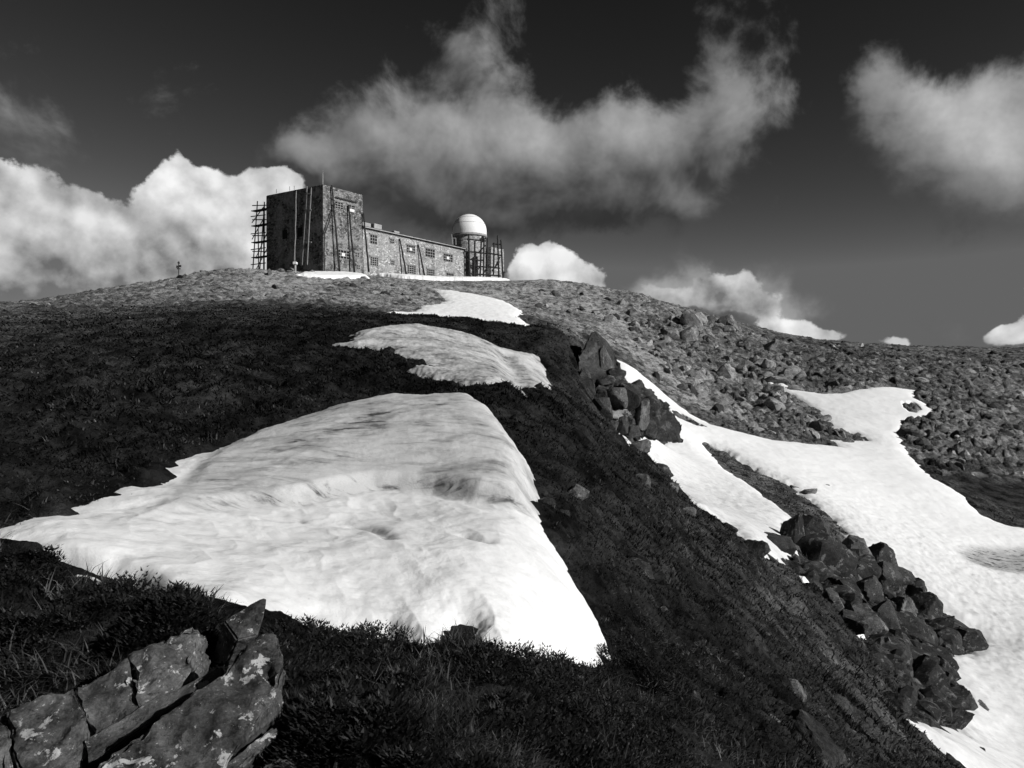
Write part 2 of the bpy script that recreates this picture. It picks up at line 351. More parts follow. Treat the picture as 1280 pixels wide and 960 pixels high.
# rubble masonry
def stone_wall(name, lo, hi, mortar):
    m, nt, b = new_mat(name); N = NT(nt); P = N.obj()
    Q = N.vm('MULTIPLY', P, (1, 1, 1.5)); Q = N.vm('ADD', Q, N.vm('SCALE', N.noise(P, 1.2, 3, .6, 0, True), .35))
    c = N.voro(Q, 1.7, 'F1', 'Color'); e = N.voro(Q, 1.7, 'DISTANCE_TO_EDGE')
    s = N.n('ShaderNodeSeparateColor'); nt.links.new(c, s.inputs[0])
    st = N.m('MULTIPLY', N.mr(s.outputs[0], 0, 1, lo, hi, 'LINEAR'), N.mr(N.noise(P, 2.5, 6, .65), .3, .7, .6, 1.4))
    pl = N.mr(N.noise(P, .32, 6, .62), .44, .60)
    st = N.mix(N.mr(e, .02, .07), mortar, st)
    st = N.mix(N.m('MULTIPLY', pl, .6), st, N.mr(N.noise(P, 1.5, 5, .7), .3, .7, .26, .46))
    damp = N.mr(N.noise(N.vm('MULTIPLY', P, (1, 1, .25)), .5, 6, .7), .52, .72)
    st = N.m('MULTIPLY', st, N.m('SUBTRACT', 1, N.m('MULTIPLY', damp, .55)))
    nt.links.new(N.grey(st), b.inputs['Base Color'])
    nt.links.new(N.bump(N.m('ADD', N.mr(e, 0, .12), N.m('MULTIPLY', N.noise(P, 4, 5, .7), .8)), .8, .12), b.inputs['Normal'])
    return m
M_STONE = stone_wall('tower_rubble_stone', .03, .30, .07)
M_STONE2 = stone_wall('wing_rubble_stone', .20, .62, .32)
# grass blades
m, nt, b = new_mat('grass_blades'); N = NT(nt)
nt.links.new(N.grey(N.attr('tone')), b.inputs['Base Color']); b.inputs['Roughness'].default_value = .8; b.inputs['Specular IOR Level'].default_value = .1
M_GRASS = m

# ------------------------------------------------------------------ mesh helpers
def link(name, me, mat, parent=None):
    o = bpy.data.objects.new(name, me); COL.objects.link(o)
    if mat is not None and len(me.materials) == 0: me.materials.append(mat)
    if parent is not None: o.parent = parent
    return o
def tag(o, label=None, cat=None, group=None, kind=None):
    if label: o['label'] = label
    if cat: o['category'] = cat
    if group: o['group'] = group
    if kind: o['kind'] = kind
    return o
def empty(name, loc, rz=0.0):
    o = bpy.data.objects.new(name, None); COL.objects.link(o); o.location = loc; o.rotation_euler = (0, 0, rz); o.empty_display_size = .2
    return o
def mesh_np(name, V, faces4=None, faces3=None, smooth=True, attrs=None):
    me = bpy.data.meshes.new(name)
    f4 = np.zeros((0, 4), np.int32) if faces4 is None else faces4.astype(np.int32)
    f3 = np.zeros((0, 3), np.int32) if faces3 is None else faces3.astype(np.int32)
    me.vertices.add(len(V)); me.vertices.foreach_set('co', np.ascontiguousarray(V, np.float32).ravel())
    nl = f4.size + f3.size; me.loops.add(nl)
    me.loops.foreach_set('vertex_index', np.concatenate([f4.ravel(), f3.ravel()]).astype(np.int32))
    npoly = len(f4) + len(f3); me.polygons.add(npoly)
    st = np.concatenate([np.arange(len(f4)) * 4, f4.size + np.arange(len(f3)) * 3]).astype(np.int32)
    me.polygons.foreach_set('loop_start', st)
    me.polygons.foreach_set('use_smooth', np.full(npoly, smooth, bool))
    for k, a in (attrs or {}).items():
        at_ = me.attributes.new(k, 'FLOAT', 'POINT'); at_.data.foreach_set('value', np.ascontiguousarray(a, np.float32).ravel())
    me.update(calc_edges=True); me.validate()
    return me
class MB:
    """collects boxes, bars and tubes into one mesh"""
    def __init__(s): s.bm = bmesh.new()
    def box(s, x0, x1, y0, y1, z0, z1):
        vs = [s.bm.verts.new((x, y, z)) for z in (z0, z1) for x, y in ((x0, y0), (x1, y0), (x1, y1), (x0, y1))]
        for f in ((3, 2, 1, 0), (4, 5, 6, 7), (0, 1, 5, 4), (1, 2, 6, 5), (2, 3, 7, 6), (3, 0, 4, 7)): s.bm.faces.new([vs[i] for i in f])
        return s
    def bar(s, a, b, r, n=7, r2=None):
        a, b = Vector(a), Vector(b); d = (b - a).normalized(); r2 = r if r2 is None else r2
        x = d.orthogonal().normalized(); y = d.cross(x)
        A = [s.bm.verts.new(a + (x * math.cos(t) + y * math.sin(t)) * r) for t in [2 * math.pi * i / n for i in range(n)]]
        B = [s.bm.verts.new(b + (x * math.cos(t) + y * math.sin(t)) * r2) for t in [2 * math.pi * i / n for i in range(n)]]
        for i in range(n): s.bm.faces.new((A[i], A[(i + 1) % n], B[(i + 1) % n], B[i]))
        s.bm.faces.new(A[::-1]); s.bm.faces.new(B); return s
    def lathe(s, prof, n=40, cx=0, cy=0):
        rings = [[s.bm.verts.new((cx + r * math.cos(2 * math.pi * i / n), cy + r * math.sin(2 * math.pi * i / n), z)) for i in range(n)] for r, z in prof]
        for A, B in zip(rings, rings[1:]):
            for i in range(n): s.bm.faces.new((A[i], A[(i + 1) % n], B[(i + 1) % n], B[i]))
        s.bm.faces.new(rings[-1]); s.bm.faces.new(rings[0][::-1]); return s
    def build(s, name, mat, parent=None, bevel=0.0, smooth=0.0):
        if bevel: bmesh.ops.bevel(s.bm, geom=s.bm.edges[:], offset=bevel, segments=1, affect='EDGES')
        me = bpy.data.meshes.new(name); s.bm.to_mesh(me); s.bm.free()
        if smooth:
            me.polygons.foreach_set('use_smooth', np.ones(len(me.polygons), bool)); me.set_sharp_from_angle(angle=R(smooth))
        return link(name, me, mat, parent)

# ------------------------------------------------------------------ ground sheet (polar grid round the viewpoint: fine where close)
th = np.concatenate([np.linspace(-180, -41, 80)[:-1], np.arange(-41, 41, .105), np.linspace(41, 180, 80)])
rr = np.concatenate([[.02, .2, .45, .8], np.exp(np.arange(math.log(1.2), math.log(330), .0064)), np.exp(np.linspace(math.log(332), math.log(4500), 24))])
TH, RR = np.meshgrid(R(1) * th, rr); GX, GY = RR * np.sin(TH), RR * np.cos(TH)
GZ = hbase(GX, GY); ed = snow_edge_all(GX, GY)
und = sstep(.1, 1.2, ed)
_band = (RR > .8) & (RR < 700)
rel = np.zeros_like(GX); rel[_band] = relief(GX[_band], GY[_band], RR[_band])
GZ = GZ + rel * (1 - .85 * und) - np.minimum(.3, .01 + .012 * RR) * und
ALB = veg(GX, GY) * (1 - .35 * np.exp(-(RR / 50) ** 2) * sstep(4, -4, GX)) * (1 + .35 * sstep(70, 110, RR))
STONY = sstep(-4, 3, sdf(_sc[:, :2], GX, GY)) * (1 - sstep(-1, 1, sdf(_drk[:, :2], GX, GY)))
STONY = np.maximum(STONY, .35 * sstep(60, 90, RR)) * (1 - .9 * sstep(-1, 1, sdf(_drk[:, :2], GX, GY)))
nr, nc = GX.shape
idx = np.arange(nr * nc).reshape(nr, nc)
quads = np.stack([idx[:-1, :-1], idx[:-1, 1:], idx[1:, 1:], idx[1:, :-1]], -1).reshape(-1, 4)
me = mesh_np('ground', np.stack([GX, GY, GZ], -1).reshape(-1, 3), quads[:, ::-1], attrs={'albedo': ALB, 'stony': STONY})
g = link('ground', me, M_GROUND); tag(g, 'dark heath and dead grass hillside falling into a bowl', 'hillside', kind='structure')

# ------------------------------------------------------------------ snow patches
def local_grid(s, dth, dl, pad=1.0, thlim=(-60, 75)):
    q = s['poly']; t = np.degrees(np.arctan2(q[:, 0], q[:, 1])); r = np.hypot(q[:, 0], q[:, 1])
    pt = math.degrees(pad / r.min())
    tt = np.arange(max(t.min() - min(pt, 6), thlim[0]), min(t.max() + min(pt, 6), thlim[1]), dth)
    ll = np.arange(math.log(max(r.min() - pad, 1)), math.log(r.max() + pad), dl)
    T, L = np.meshgrid(R(1) * tt, ll); rad = np.exp(L)
    return rad * np.sin(T), rad * np.cos(T)
def profile(e, T, w, slope):
    return np.where(e > 0, T * (1 - np.exp(-e / w * 1.6)), e * slope)
_lo = outline([(150,624),(185,608),(232,606),(300,610),(380,614),(470,607),(540,611),(590,617),(635,622)], 2.5, 30, .36)[:, :2]
_hi = outline([(580,520),(500,512),(300,550),(190,590)], 2.5, 30, .2)[:, :2]
near_up = np.concatenate([_lo, [_lo[-1] + (4, .6), _hi[0] + (5, 2), _hi[0] + (2, 4)], _hi[1:] + (-.5, 3)])
near_tr = outline([(4,668),(45,678),(90,690),(150,706),(182,724)], 2.5, 30, .12)
near_lo = outline([(205,722),(250,728),(300,734),(335,742),(362,748),(395,752),(430,768),(470,772)], 2.5, 30, .2)
near_r1 = outline([(330,628),(350,632),(372,636)], 2.5, 30, .34); near_r2 = outline([(440,650),(462,655),(488,672)], 2.5, 30, .34); near_r3 = outline([(580,664),(592,668),(606,672)], 2.5, 30, .34)
near_top = outline([(205,585),(300,545),(400,520),(500,498),(590,500),(575,528),(480,545),(380,556),(280,582),(210,606)], 2.5, 30, .55)[:, :2]
mid_gully = outline([(632,440),(640,455),(652,476),(660,490)], 15, 60, .3)
mid_lip = outline([(430,420),(500,420),(560,424),(610,434),(640,440),(640,420),(560,400),(440,402)], 15, 60, .3)[:, :2]
bowl_g = outline([(1195,692),(1215,685),(1300,684),(1300,722),(1240,716),(1210,706)], 25, 80, .4)[:, :2]
bowl_dull = outline([(775,545),(860,560),(960,620),(1000,655),(985,712),(930,690),(860,630)], 25, 80)[:, :2]
def snow_patch(k, name, label, dth, dl, pad=1.0):
    s = SNOW[k]; X, Y = local_grid(s, dth, dl, pad); e = edge(s, X, Y); r = np.hypot(X, Y)
    U = CU + F * X / np.maximum(Y, .5); ww = s['w'] * (1 + (1.2 * sstep(520, 330, U) * sstep(680, 640, HOR - F * hbase(X, Y) / np.maximum(Y, .5)) if k == 'near' else 0))
    TT_ = s['T'] * (.45 + .55 * sstep(220, 560, U)) if k == 'near' else s['T']
    t = profile(e, TT_, ww, s['slope']); ins = sstep(0, s['w'], e)
    dirt_shade = np.zeros_like(X); fine = np.zeros_like(X)
    if k == 'near':
        wx, wy = X + .05 * fbm(X * 1.7, Y * 1.7, n=2), Y + .05 * fbm(X * 1.7 + 40, Y * 1.7, n=2)
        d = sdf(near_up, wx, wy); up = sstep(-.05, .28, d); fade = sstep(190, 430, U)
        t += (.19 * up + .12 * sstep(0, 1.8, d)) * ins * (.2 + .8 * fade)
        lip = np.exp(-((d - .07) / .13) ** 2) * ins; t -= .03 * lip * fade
        t += ins * up * (.022 * fbm(X * .9, Y * 2.2, n=4))
        t -= .22 * np.exp(-(pline(near_tr, wx, wy) / .13) ** 2) * sstep(0, .25, e)
        t -= .10 * np.exp(-(pline(near_lo, wx, wy) / .10) ** 2) * ins
        for q in (near_r1, near_r2, near_r3):
            pp = pline(q, wx, wy); t -= .05 * np.exp(-(pp / .08) ** 2); dirt_shade += .9 * np.exp(-(pp / .08) ** 2)
        t += ins * (1 - up) * (.075 * fbm(X * .7 + 9, Y * .5, n=3, gain=.45) - .035 * np.abs(fbm(X * 1.5 + Y, Y * .8 - X * .6 + 3, n=3)))
        t += ins * .005 * fbm(X * 6, Y * 6, n=3)
        dirt_shade += .8 * sstep(-.3, .5, sdf(near_top, wx, wy)) * sstep(-.1, .5, fbm(X * 1.2 + Y * .5, Y * 2.2 - X, n=5, gain=.6) + .2) + 1.25 * lip * (.35 + .65 * fade) + .42 * sstep(0, .4, d) * sstep(-.5, .5, fbm(X * .8, Y * 1.6, n=4) + .3)  # dirty streaked upper firn, plus painted shade on the step under the lip
        dirt_shade += .35 * np.exp(-(pline(near_lo, wx, wy) / .10) ** 2) + .75 * np.exp(-(pline(near_tr, wx, wy) / .15) ** 2)  # lower step line darker; shade of the trough painted into the colour
        fine[:] = .35 + .55 * up
    elif k == 'middle':
        lp = sdf(mid_lip, X, Y); t += .16 * sstep(-.4, 1.6, lp) * ins - .28 * np.exp(-(pline(mid_gully, X, Y) / .45) ** 2) * ins
        t += ins * (.07 * fbm(X * .8, Y * .5, n=5, gain=.6))
        dirt_shade = .55 * sstep(-.1, .6, fbm(X * .8 + 4, Y * .5, n=5, gain=.6) + .3) + .3; fine[:] = .9
    elif k == 'bowl':
        for h in HOLES:
            hd = sdf(h, X, Y) + .25 * fbm(X * 1.2, Y * 1.2, n=3); t = np.where(hd > -.4, np.minimum(t, -hd * .9), t)
        t += ins * (.10 * fbm(X * .18, Y * .18, n=3) + .03 * fbm(X * 1.0, Y * 1.0, n=4))
        cup = np.exp(-((np.hypot((X - 21) / 14, (Y - 42) / 16)) ** 2))
        t += ins * .05 * cup * fbm(X * 2.2, Y * 2.2, n=3)
        hd = sdf(bowl_g, X, Y); t -= .22 * sstep(-1.5, 2.5, hd) * ins; dirt_shade = 1.9 * sstep(-.5, .9, hd)  # shallow hollow with its grey shadow painted into the snow colour
        dirt_shade = np.maximum(dirt_shade, .22 * sstep(-1, 2, sdf(bowl_dull, X, Y))) + .08 * sstep(50, 30, r)
        fine = .5 * sstep(60, 40, r)
    else:
        t += ins * .08 * fbm(X * .8, Y * .8, n=3)
    e_keep = (t > -.28 * s['T'] - .05)
    Z = hbase(X, Y) + t
    nr, nc = X.shape; idx = np.arange(nr * nc).reshape(nr, nc)
    kq = e_keep[:-1, :-1] | e_keep[:-1, 1:] | e_keep[1:, 1:] | e_keep[1:, :-1]
    q = np.stack([idx[:-1, :-1], idx[1:, :-1], idx[1:, 1:], idx[:-1, 1:]], -1)[kq]
    used, inv = np.unique(q, return_inverse=True)
    V = np.stack([X, Y, Z], -1).reshape(-1, 3)[used]
    me = mesh_np(name, V, inv.reshape(-1, 4)[:, ::-1] if False else inv.reshape(-1, 4)[:, ::-1], attrs={'dirt_shade': dirt_shade.reshape(-1)[used], 'fine': fine.reshape(-1)[used]})
    o = link(name, me, M_SNOW); tag(o, label, 'snow patch'); return o
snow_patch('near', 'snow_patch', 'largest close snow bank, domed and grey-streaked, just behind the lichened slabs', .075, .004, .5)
snow_patch('middle', 'snow_patch', 'greyish furrowed snow patch on the dark heath, right behind the big domed snow bank', .05, .0035, 2)
snow_patch('gully', 'snow_patch', 'smooth bright white snow patch in the grassy gully directly below the stone building', .05, .003, 4)
snow_patch('bowl', 'snow_patch', 'vast white snowfield filling the bowl beside the boulder heap', .075, .0035, 4)
snow_patch('doorstep', 'snow_patch', 'thin white snow bank at the foot of the tall tower block', .04, .002, 3)
snow_patch('foot', 'snow_patch', 'long thin strip of snow along the foot of the low wing', .04, .002, 3)
snow_patch('sliver', 'snow_patch', 'tiny sliver of snow beside the pointed dark crag', .03, .002, 2)
snow_patch('heap_a', 'snow_patch', 'small snow scrap under the upper end of the dark boulder heap', .04, .003, 1)
snow_patch('heap_b', 'snow_patch', 'curved snow scrap below the pale block midway down the boulder heap', .04, .003, 1)
snow_patch('heap_c', 'snow_patch', 'wedge of snow below an upright slab in the boulder heap', .04, .003, 1)
snow_patch('heap_d', 'snow_patch', 'lowest snow scrap at the grass edge beneath the boulder heap', .04, .003, 1)
snow_patch('ledge', 'snow_patch', 'narrow snow ledge at the foot of the dark crag blocks', .04, .003, 1)
snow_patch('field_a', 'snow_patch', 'upper small snow scrap among grey boulders beside the snowfield', .03, .002, 1.5)
snow_patch('field_b', 'snow_patch', 'lower slanting snow scrap among grey boulders beside the snowfield', .03, .002, 1.5)

# ------------------------------------------------------------------ rocks
def ico(sub):
    bm = bmesh.new(); bmesh.ops.create_icosphere(bm, subdivisions=sub, radius=1)
    V = np.array([v.co[:] for v in bm.verts]); Fc = np.array([[v.index for v in f.verts] for f in bm.faces]); bm.free()
    return V / np.linalg.norm(V, axis=1)[:, None], Fc
ICO = {3: ico(3), 4: ico(4), 5: ico(5)}
def rock_mesh(seed, sub=3, planes=11, tight=.22, rough=.05, mat=None, point=0.0):
    g_ = np.random.default_rng(seed); D, Fc = ICO[sub]
    n = g_.normal(size=(planes, 3)); n /= np.linalg.norm(n, axis=1)[:, None]
    q_ = np.array([(1, 0, 0), (-1, 0, 0), (0, 1, 0), (0, -1, 0), (0, 0, 1), (0, 0, -1)], float) + .30 * g_.normal(size=(6, 3)); q_ /= np.linalg.norm(q_, axis=1)[:, None]
    off = np.concatenate([1 - tight - g_.random(planes) * .30, .52 + .22 * g_.random(6)]); n = np.concatenate([n, q_])
    dots = D @ n.T
    rad = np.min(np.where(dots > .05, off / np.maximum(dots, .05), 9), axis=1); rad = np.minimum(rad, 1.12)
    V = D * rad[:, None]
    V *= 1 + rough * fbm(V[:, 0] * 2.5 + seed, V[:, 1] * 2.5, V[:, 2] * 2.5, n=4, gain=.6)[:, None]
    V /= np.abs(V).max(0)
    if point: V[:, :2] *= (1 - point * np.clip((V[:, 2:3] + 1) / 2, 0, 1))
    me = mesh_np('rock', V, None, Fc); me.set_sharp_from_angle(angle=R(24)); me.materials.append(mat)
    return me
ROT = rng.random((1000, 3))
_rk = [0]
def put_rock(name, me, u, v, wpx, hpx, rmin=1.5, rmax=250, depth=.8, rot=None, tilt=.25, loc=None, sink=0.0):
    """boulder whose middle shows at (u, v), wpx wide and hpx high in the picture"""
    o = bpy.data.objects.new(name, me); COL.objects.link(o)
    if loc is None: loc = hit(u, v + hpx * .25, rmin, rmax)[0]
    d = loc[1]; _rk[0] += 1
    w, h = wpx / F * d / 2, hpx / F * d / 2
    o.scale = (w * 1.06, (w + h) * .5 * depth * 1.2, h * 1.1)
    r_ = ROT[_rk[0] % 1000]
    o.rotation_euler = rot if rot else ((r_[0] - .5) * tilt, (r_[1] - .5) * tilt * 1.4, (r_[2] - .5) * .8)
    o.location = (loc[0], loc[1], loc[2] + h * (.3 - sink)); return o
VAR_D = [rock_mesh(100 + i, 4, 7 + i % 5, .10 + .03 * (i % 4), .045, M_DARKROCK if i % 4 else M_PALEROCK) for i in range(12)]
VAR_S = [rock_mesh(200 + i, 3, 7 + i % 4, .08 + .03 * (i % 4), .03, M_ROCK) for i in range(14)]
for me in VAR_D + VAR_S: me.name = 'boulder'

# the crag on the spur
CRAG = [(757,455,22,46,'narrow dark rib leaning against the tooth-shaped slab',.4,40),(748,512,40,30,'small dark block on turf under the crag',0,36.5),(730,490,30,40,'dark turfy block low beneath the tooth-shaped slab, turf side',0,37.5),
 (790,562,46,20,'dark flat block below the crag on the slope edge',0,33),(768,470,30,22,'small block wedged atop the crag behind the slab',.1,40),(762,498,30,22,'thin dark layer between tooth-shaped slab and buttress',0,38)]
CRAG += [(u_, v_, w_, h_, 'angular dark block in the jumbled foot of the crag', .1, d_) for u_, v_, w_, h_, d_ in
 [(770,497,30,26,37.6),(752,498,24,22,37.4),(786,500,26,40,38.0),(801,516,22,40,38.2),(812,536,24,26,38.4),(778,532,22,24,37.0),(764,534,20,20,36.6),(740,505,26,20,37),(730,474,24,26,37.8),(757,478,26,16,38.6),(790,540,24,16,37.2),(776,484,24,18,38.8),(735,522,24,16,35.5),(770,552,24,14,34.5)]]
for i, (u, v, w, h, lab, pt, dd) in enumerate(CRAG):
    me = rock_mesh(300 + i, 4, 7, .10, .04, M_TOWERROCK if i % 3 else M_PALEROCK, pt); me.name = 'crag_block'
    o = put_rock('crag_block', me, u, v, w, h, loc=at(u, v, dd), depth=.75, tilt=.2)
    o.location.z = at(u, v, dd)[2]
    tag(o, lab, 'rock', 'rocks of the crag on the spur')
m, nt, b = new_mat('scree_stones'); N = NT(nt)
isl = N.n('ShaderNodeNewGeometry').outputs['Random Per Island']
nt.links.new(N.grey(N.m('MULTIPLY', N.m('MULTIPLY_ADD', N.m('POWER', isl, 2.0), .34, .03), N.mr(N.noise(N.geo(), 4.0, 5, .7), .3, .7, .5, 1.4))), b.inputs['Base Color'])
M_SCREE = m
# the boulder heap at the snow's edge: hand placed (u, v, w, h, label or None)
HEAP = [(u_, v_, w_ * (1.28 if w_ > 26 else 1.0), h_ * (1.3 if w_ > 26 else 1.0), l_) for u_, v_, w_, h_, l_ in [(964,676,44,34,'blunt black boulder alone on snow, uphill of the spiked one'),(990,664,36,52,'spiked black boulder rising from snow at the head of the heap'),(1014,664,36,28,'black boulder behind the spiked one'),
 (938,690,32,22,'low dark stone at the snow edge uphill of the heap'),(910,662,22,16,'small dark stone on the snow edge, farthest uphill'),(986,682,30,18,'grey stone between two black boulders on snow'),
 (1026,692,58,46,'large black boulder at the head of the heap'),(1066,682,46,38,'black boulder with pale flat face on the heap crest'),(1098,700,34,28,'rounded boulder on the heap crest over the snowfield'),
 (1046,706,44,30,None),(1076,712,44,34,None),(1012,716,40,24,None),(1108,722,44,34,'broad boulder with sunlit cap under the heap crest'),(1136,738,36,30,'dark boulder on the crest, midway down the snowfield side'),
 (1084,740,40,28,None),(1056,736,40,26,None),(1126,756,36,30,'pale grey boulder in the middle of the heap'),(1156,764,36,30,None),(1030,738,54,26,'long dark slab along the lower side of the heap'),
 (1036,748,36,30,'pale leaning block near the upper turf edge of the heap'),(1078,772,52,44,'large pale fractured block at the turf edge'),(1062,776,28,24,None),(1094,784,28,24,'rounded pale block next to the large fractured block'),
 (1104,776,42,34,None),(1134,786,44,34,None),(1172,782,34,26,None),(1196,786,40,16,'thin dark slab tip pointing out onto the snowfield'),(1150,800,44,34,None),(1180,800,36,30,None),(1204,800,46,26,'sharp dark wedge pointing out onto the snowfield'),
 (1108,804,20,30,'upright pale slab above a wedge of snow'),(1168,822,44,30,None),(1140,824,50,26,None),(1116,812,40,24,None),(1176,836,28,30,'dark block where the heap drops steeply to snow'),(1150,846,46,28,None),
 (1128,856,26,26,None),(1172,862,40,24,'pale grey slab low in the heap'),(1196,876,36,26,'dark boulder near the bottom of the heap'),(1220,882,34,24,'grey pointed boulder standing out on the snow below the heap'),(1160,880,44,26,None),(1146,868,30,18,None),
 (1188,898,40,16,None),(1148,902,22,12,'small dark stone in the lowest snow gap'),(1216,802,20,8,'flat small stone on snow off the heap tip'),(1272,870,24,22,'lone black boulder on the snow at the picture edge'),(1268,810,22,8,'flat dark stone lying alone on the snowfield'),
 (1190,922,30,12,'thin dark stone on the snow below the heap'),(1168,910,30,14,None),(1210,940,34,14,'long dark stone lying on snow near the bottom edge'),(1120,880,30,20,None),(1100,830,30,20,None)]]
for i, (u, v, w, h, lab) in enumerate(HEAP):
    o = put_rock('boulder', VAR_D[(4 if 'pale' in (lab or '') or 'grey' in (lab or '') else [1,2,3,5,6,7,9,10,11][i % 9])], u, v, w, h, 14, 70, .9, tilt=1.1)
    if i == 1:
        o.data = rock_mesh(77, 4, 8, .1, .05, M_DARKROCK, .75); o.data.name = 'spiked_boulder'; o.rotation_euler = (0, .15, .3)
    tag(o, lab or 'dark angular boulder jammed among others in the heap beside the snowfield', 'boulder', 'boulders of the heap beside the snowfield')
# small fill stones in the heap
def tri_stuff(name, pts, size, seed, mat, lo=.5, hi=1.6):
    """many small loose stones as one mesh"""
    g_ = np.random.default_rng(seed); D, Fc = ico(2); Vs, Fs = [], []; base = 0
    shapes = []
    for k in range(14):
        n = g_.normal(size=(9, 3)); n /= np.linalg.norm(n, axis=1)[:, None]; off = .55 + .4 * g_.random(9); dots = D @ n.T
        V = D * np.minimum(np.min(np.where(dots > .05, off / np.maximum(dots, .05), 9), axis=1), 1.15)[:, None]; shapes.append(V)
    for (x, y, z), sz in zip(pts, size):
        V = shapes[g_.integers(14)] * (sz * np.clip(np.exp(.5 * g_.normal(size=3)), .45, 1.7))
        q = Euler(tuple(g_.random(3) * 6.3)).to_matrix(); V = V @ np.array(q).T
        Vs.append(V + (x, y, z)); Fs.append(Fc + base); base += len(V)
    me = mesh_np(name, np.concatenate(Vs), None, np.concatenate(Fs), smooth=False)
    return tag(link(name, me, mat), None, None, None, 'stuff')
def inpoly(poly, n, seed):
    g_ = np.random.default_rng(seed); q = np.array(poly, float); out = []
    while len(out) < n:
        c = q.min(0) + g_.random((n * 3, 2)) * (q.max(0) - q.min(0)); k = sdf(q, c[:, 0], c[:, 1]) > 0; out += [tuple(p) for p in c[k]]
    return np.array(out[:n])
hp = inpoly([(985,690),(1030,680),(1070,690),(1110,710),(1165,762),(1215,802),(1180,830),(1185,880),(1210,895),(1150,905),(1120,870),(1090,800),(1040,760),(1000,730)], 420, 5)
h3 = hit(hp[:, 0], hp[:, 1], 14, 70)
s = tri_stuff('heap_rubble', h3, .14 + .3 * rng.random(420) ** 2, 3, M_DARKROCK); tag(s, 'small dark rubble filling the gaps of the boulder heap', 'rubble')

# boulder field under the far skyline
FIELD = [(790,392,22,14,'pale flat rock just under the skyline, uphill of the boulder field'),(786,400,18,10,'pale slab under the flat skyline rock'),(818,380,14,12,'dark rock notching the skyline'),(910,412,20,16,'dark skyline knob at the top of the boulder field'),
 (992,487,22,12,'pale rounded boulder at the upper edge of the snowfield'),(1030,524,22,16,'dark boulder on the tongue of rocks entering the snowfield'),(1046,542,20,14,'boulder halfway along the rock tongue in the snowfield'),(1058,553,18,18,'block near the tip of the rock tongue in the snowfield'),(1074,552,18,12,'outermost dark boulder of the rock tongue in the snowfield'),
 (916,506,24,10,'pale slanting slab low in the boulder field'),(1140,514,14,8,'dark stone in the upper snowfield arm'),(1134,505,8,4,'tiny stone in the upper snowfield arm'),(1148,527,8,5,'small stone at the margin of the upper snowfield arm'),(1120,548,14,6,'flat stone at the snowfield margin below the upper arm'),(1118,539,8,4,'little stone on the snow below the upper arm'),
 (1008,618,32,14,'long grey boulder on the grass tongue between snow'),(1030,612,24,14,'dark lumpy boulder at the tip of rocks on the snow tongue'),(996,612,20,10,'small grey boulder beside the long one on the grass tongue'),
 (1086,490,10,4,'small dark stone at the upper snowfield edge'),(1060,494,12,5,'flat stone at the upper snowfield edge')]
for i, (u, v, w, h, lab) in enumerate(FIELD):
    o = put_rock('boulder', VAR_S[i % 14], u, v, w, h, 30, 200, .9, tilt=.6); tag(o, lab, 'boulder', 'boulders on the far slope')
zones = [([(800,380),(850,388),(910,405),(950,425),(1010,480),(985,500),(1040,545),(1000,555),(930,520),(880,480),(840,430)], 175, 'grey angular boulder in the boulder field under the far skyline', 'boulders in the field under the skyline', 9),
         ([(985,495),(1040,540),(1075,556),(1030,562),(960,552),(900,530),(930,500)], 45, 'grey boulder where the boulder field meets the snowfield', 'boulders along the snowfield edge', 10)]
for poly, n, lab, grp, sd in zones:
    pp = inpoly(poly, n, sd); sz = 6 + 20 * rng.random(n) ** 3
    pts = hit(pp[:, 0], pp[:, 1], 60, 200)
    for i in range(n):
        w = sz[i] * (.8 + .8 * rng.random()); o = put_rock('boulder', VAR_S[(i * 5 + sd) % 14], 0, 0, w, sz[i] * (.55 + .6 * rng.random()), loc=pts[i], tilt=1.4)
        tag(o, lab, 'boulder', grp)
pp = np.concatenate([inpoly([(780,368),(860,392),(960,425),(1010,480),(990,500),(1060,556),(960,552),(860,500),(800,430)], 3800, 11),
    inpoly([(960,425),(1285,440),(1285,598),(1180,598),(1135,545),(1150,500),(1000,485)], 2600, 12), inpoly([(640,352),(760,362),(860,400),(860,500),(790,455),(740,400),(660,395)], 600, 13), inpoly([(230,345),(330,342),(400,352),(540,360),(520,385),(300,385),(200,365)], 500, 14)])
p3 = hit(pp[:, 0], pp[:, 1], 50, 200); ke = snow_edge_all(p3[:, 0], p3[:, 1]) < 0; p3 = p3[ke & (fbm(p3[:, 0] * .09, p3[:, 1] * .09 + 2, n=4) + .5 * rng.random(len(p3)) > .12)]
s = tri_stuff('scree', p3, (.10 + .75 * rng.random(len(p3)) ** 4), 4, M_SCREE); tag(s, 'loose grey stones scattered over the far slopes', 'scree')

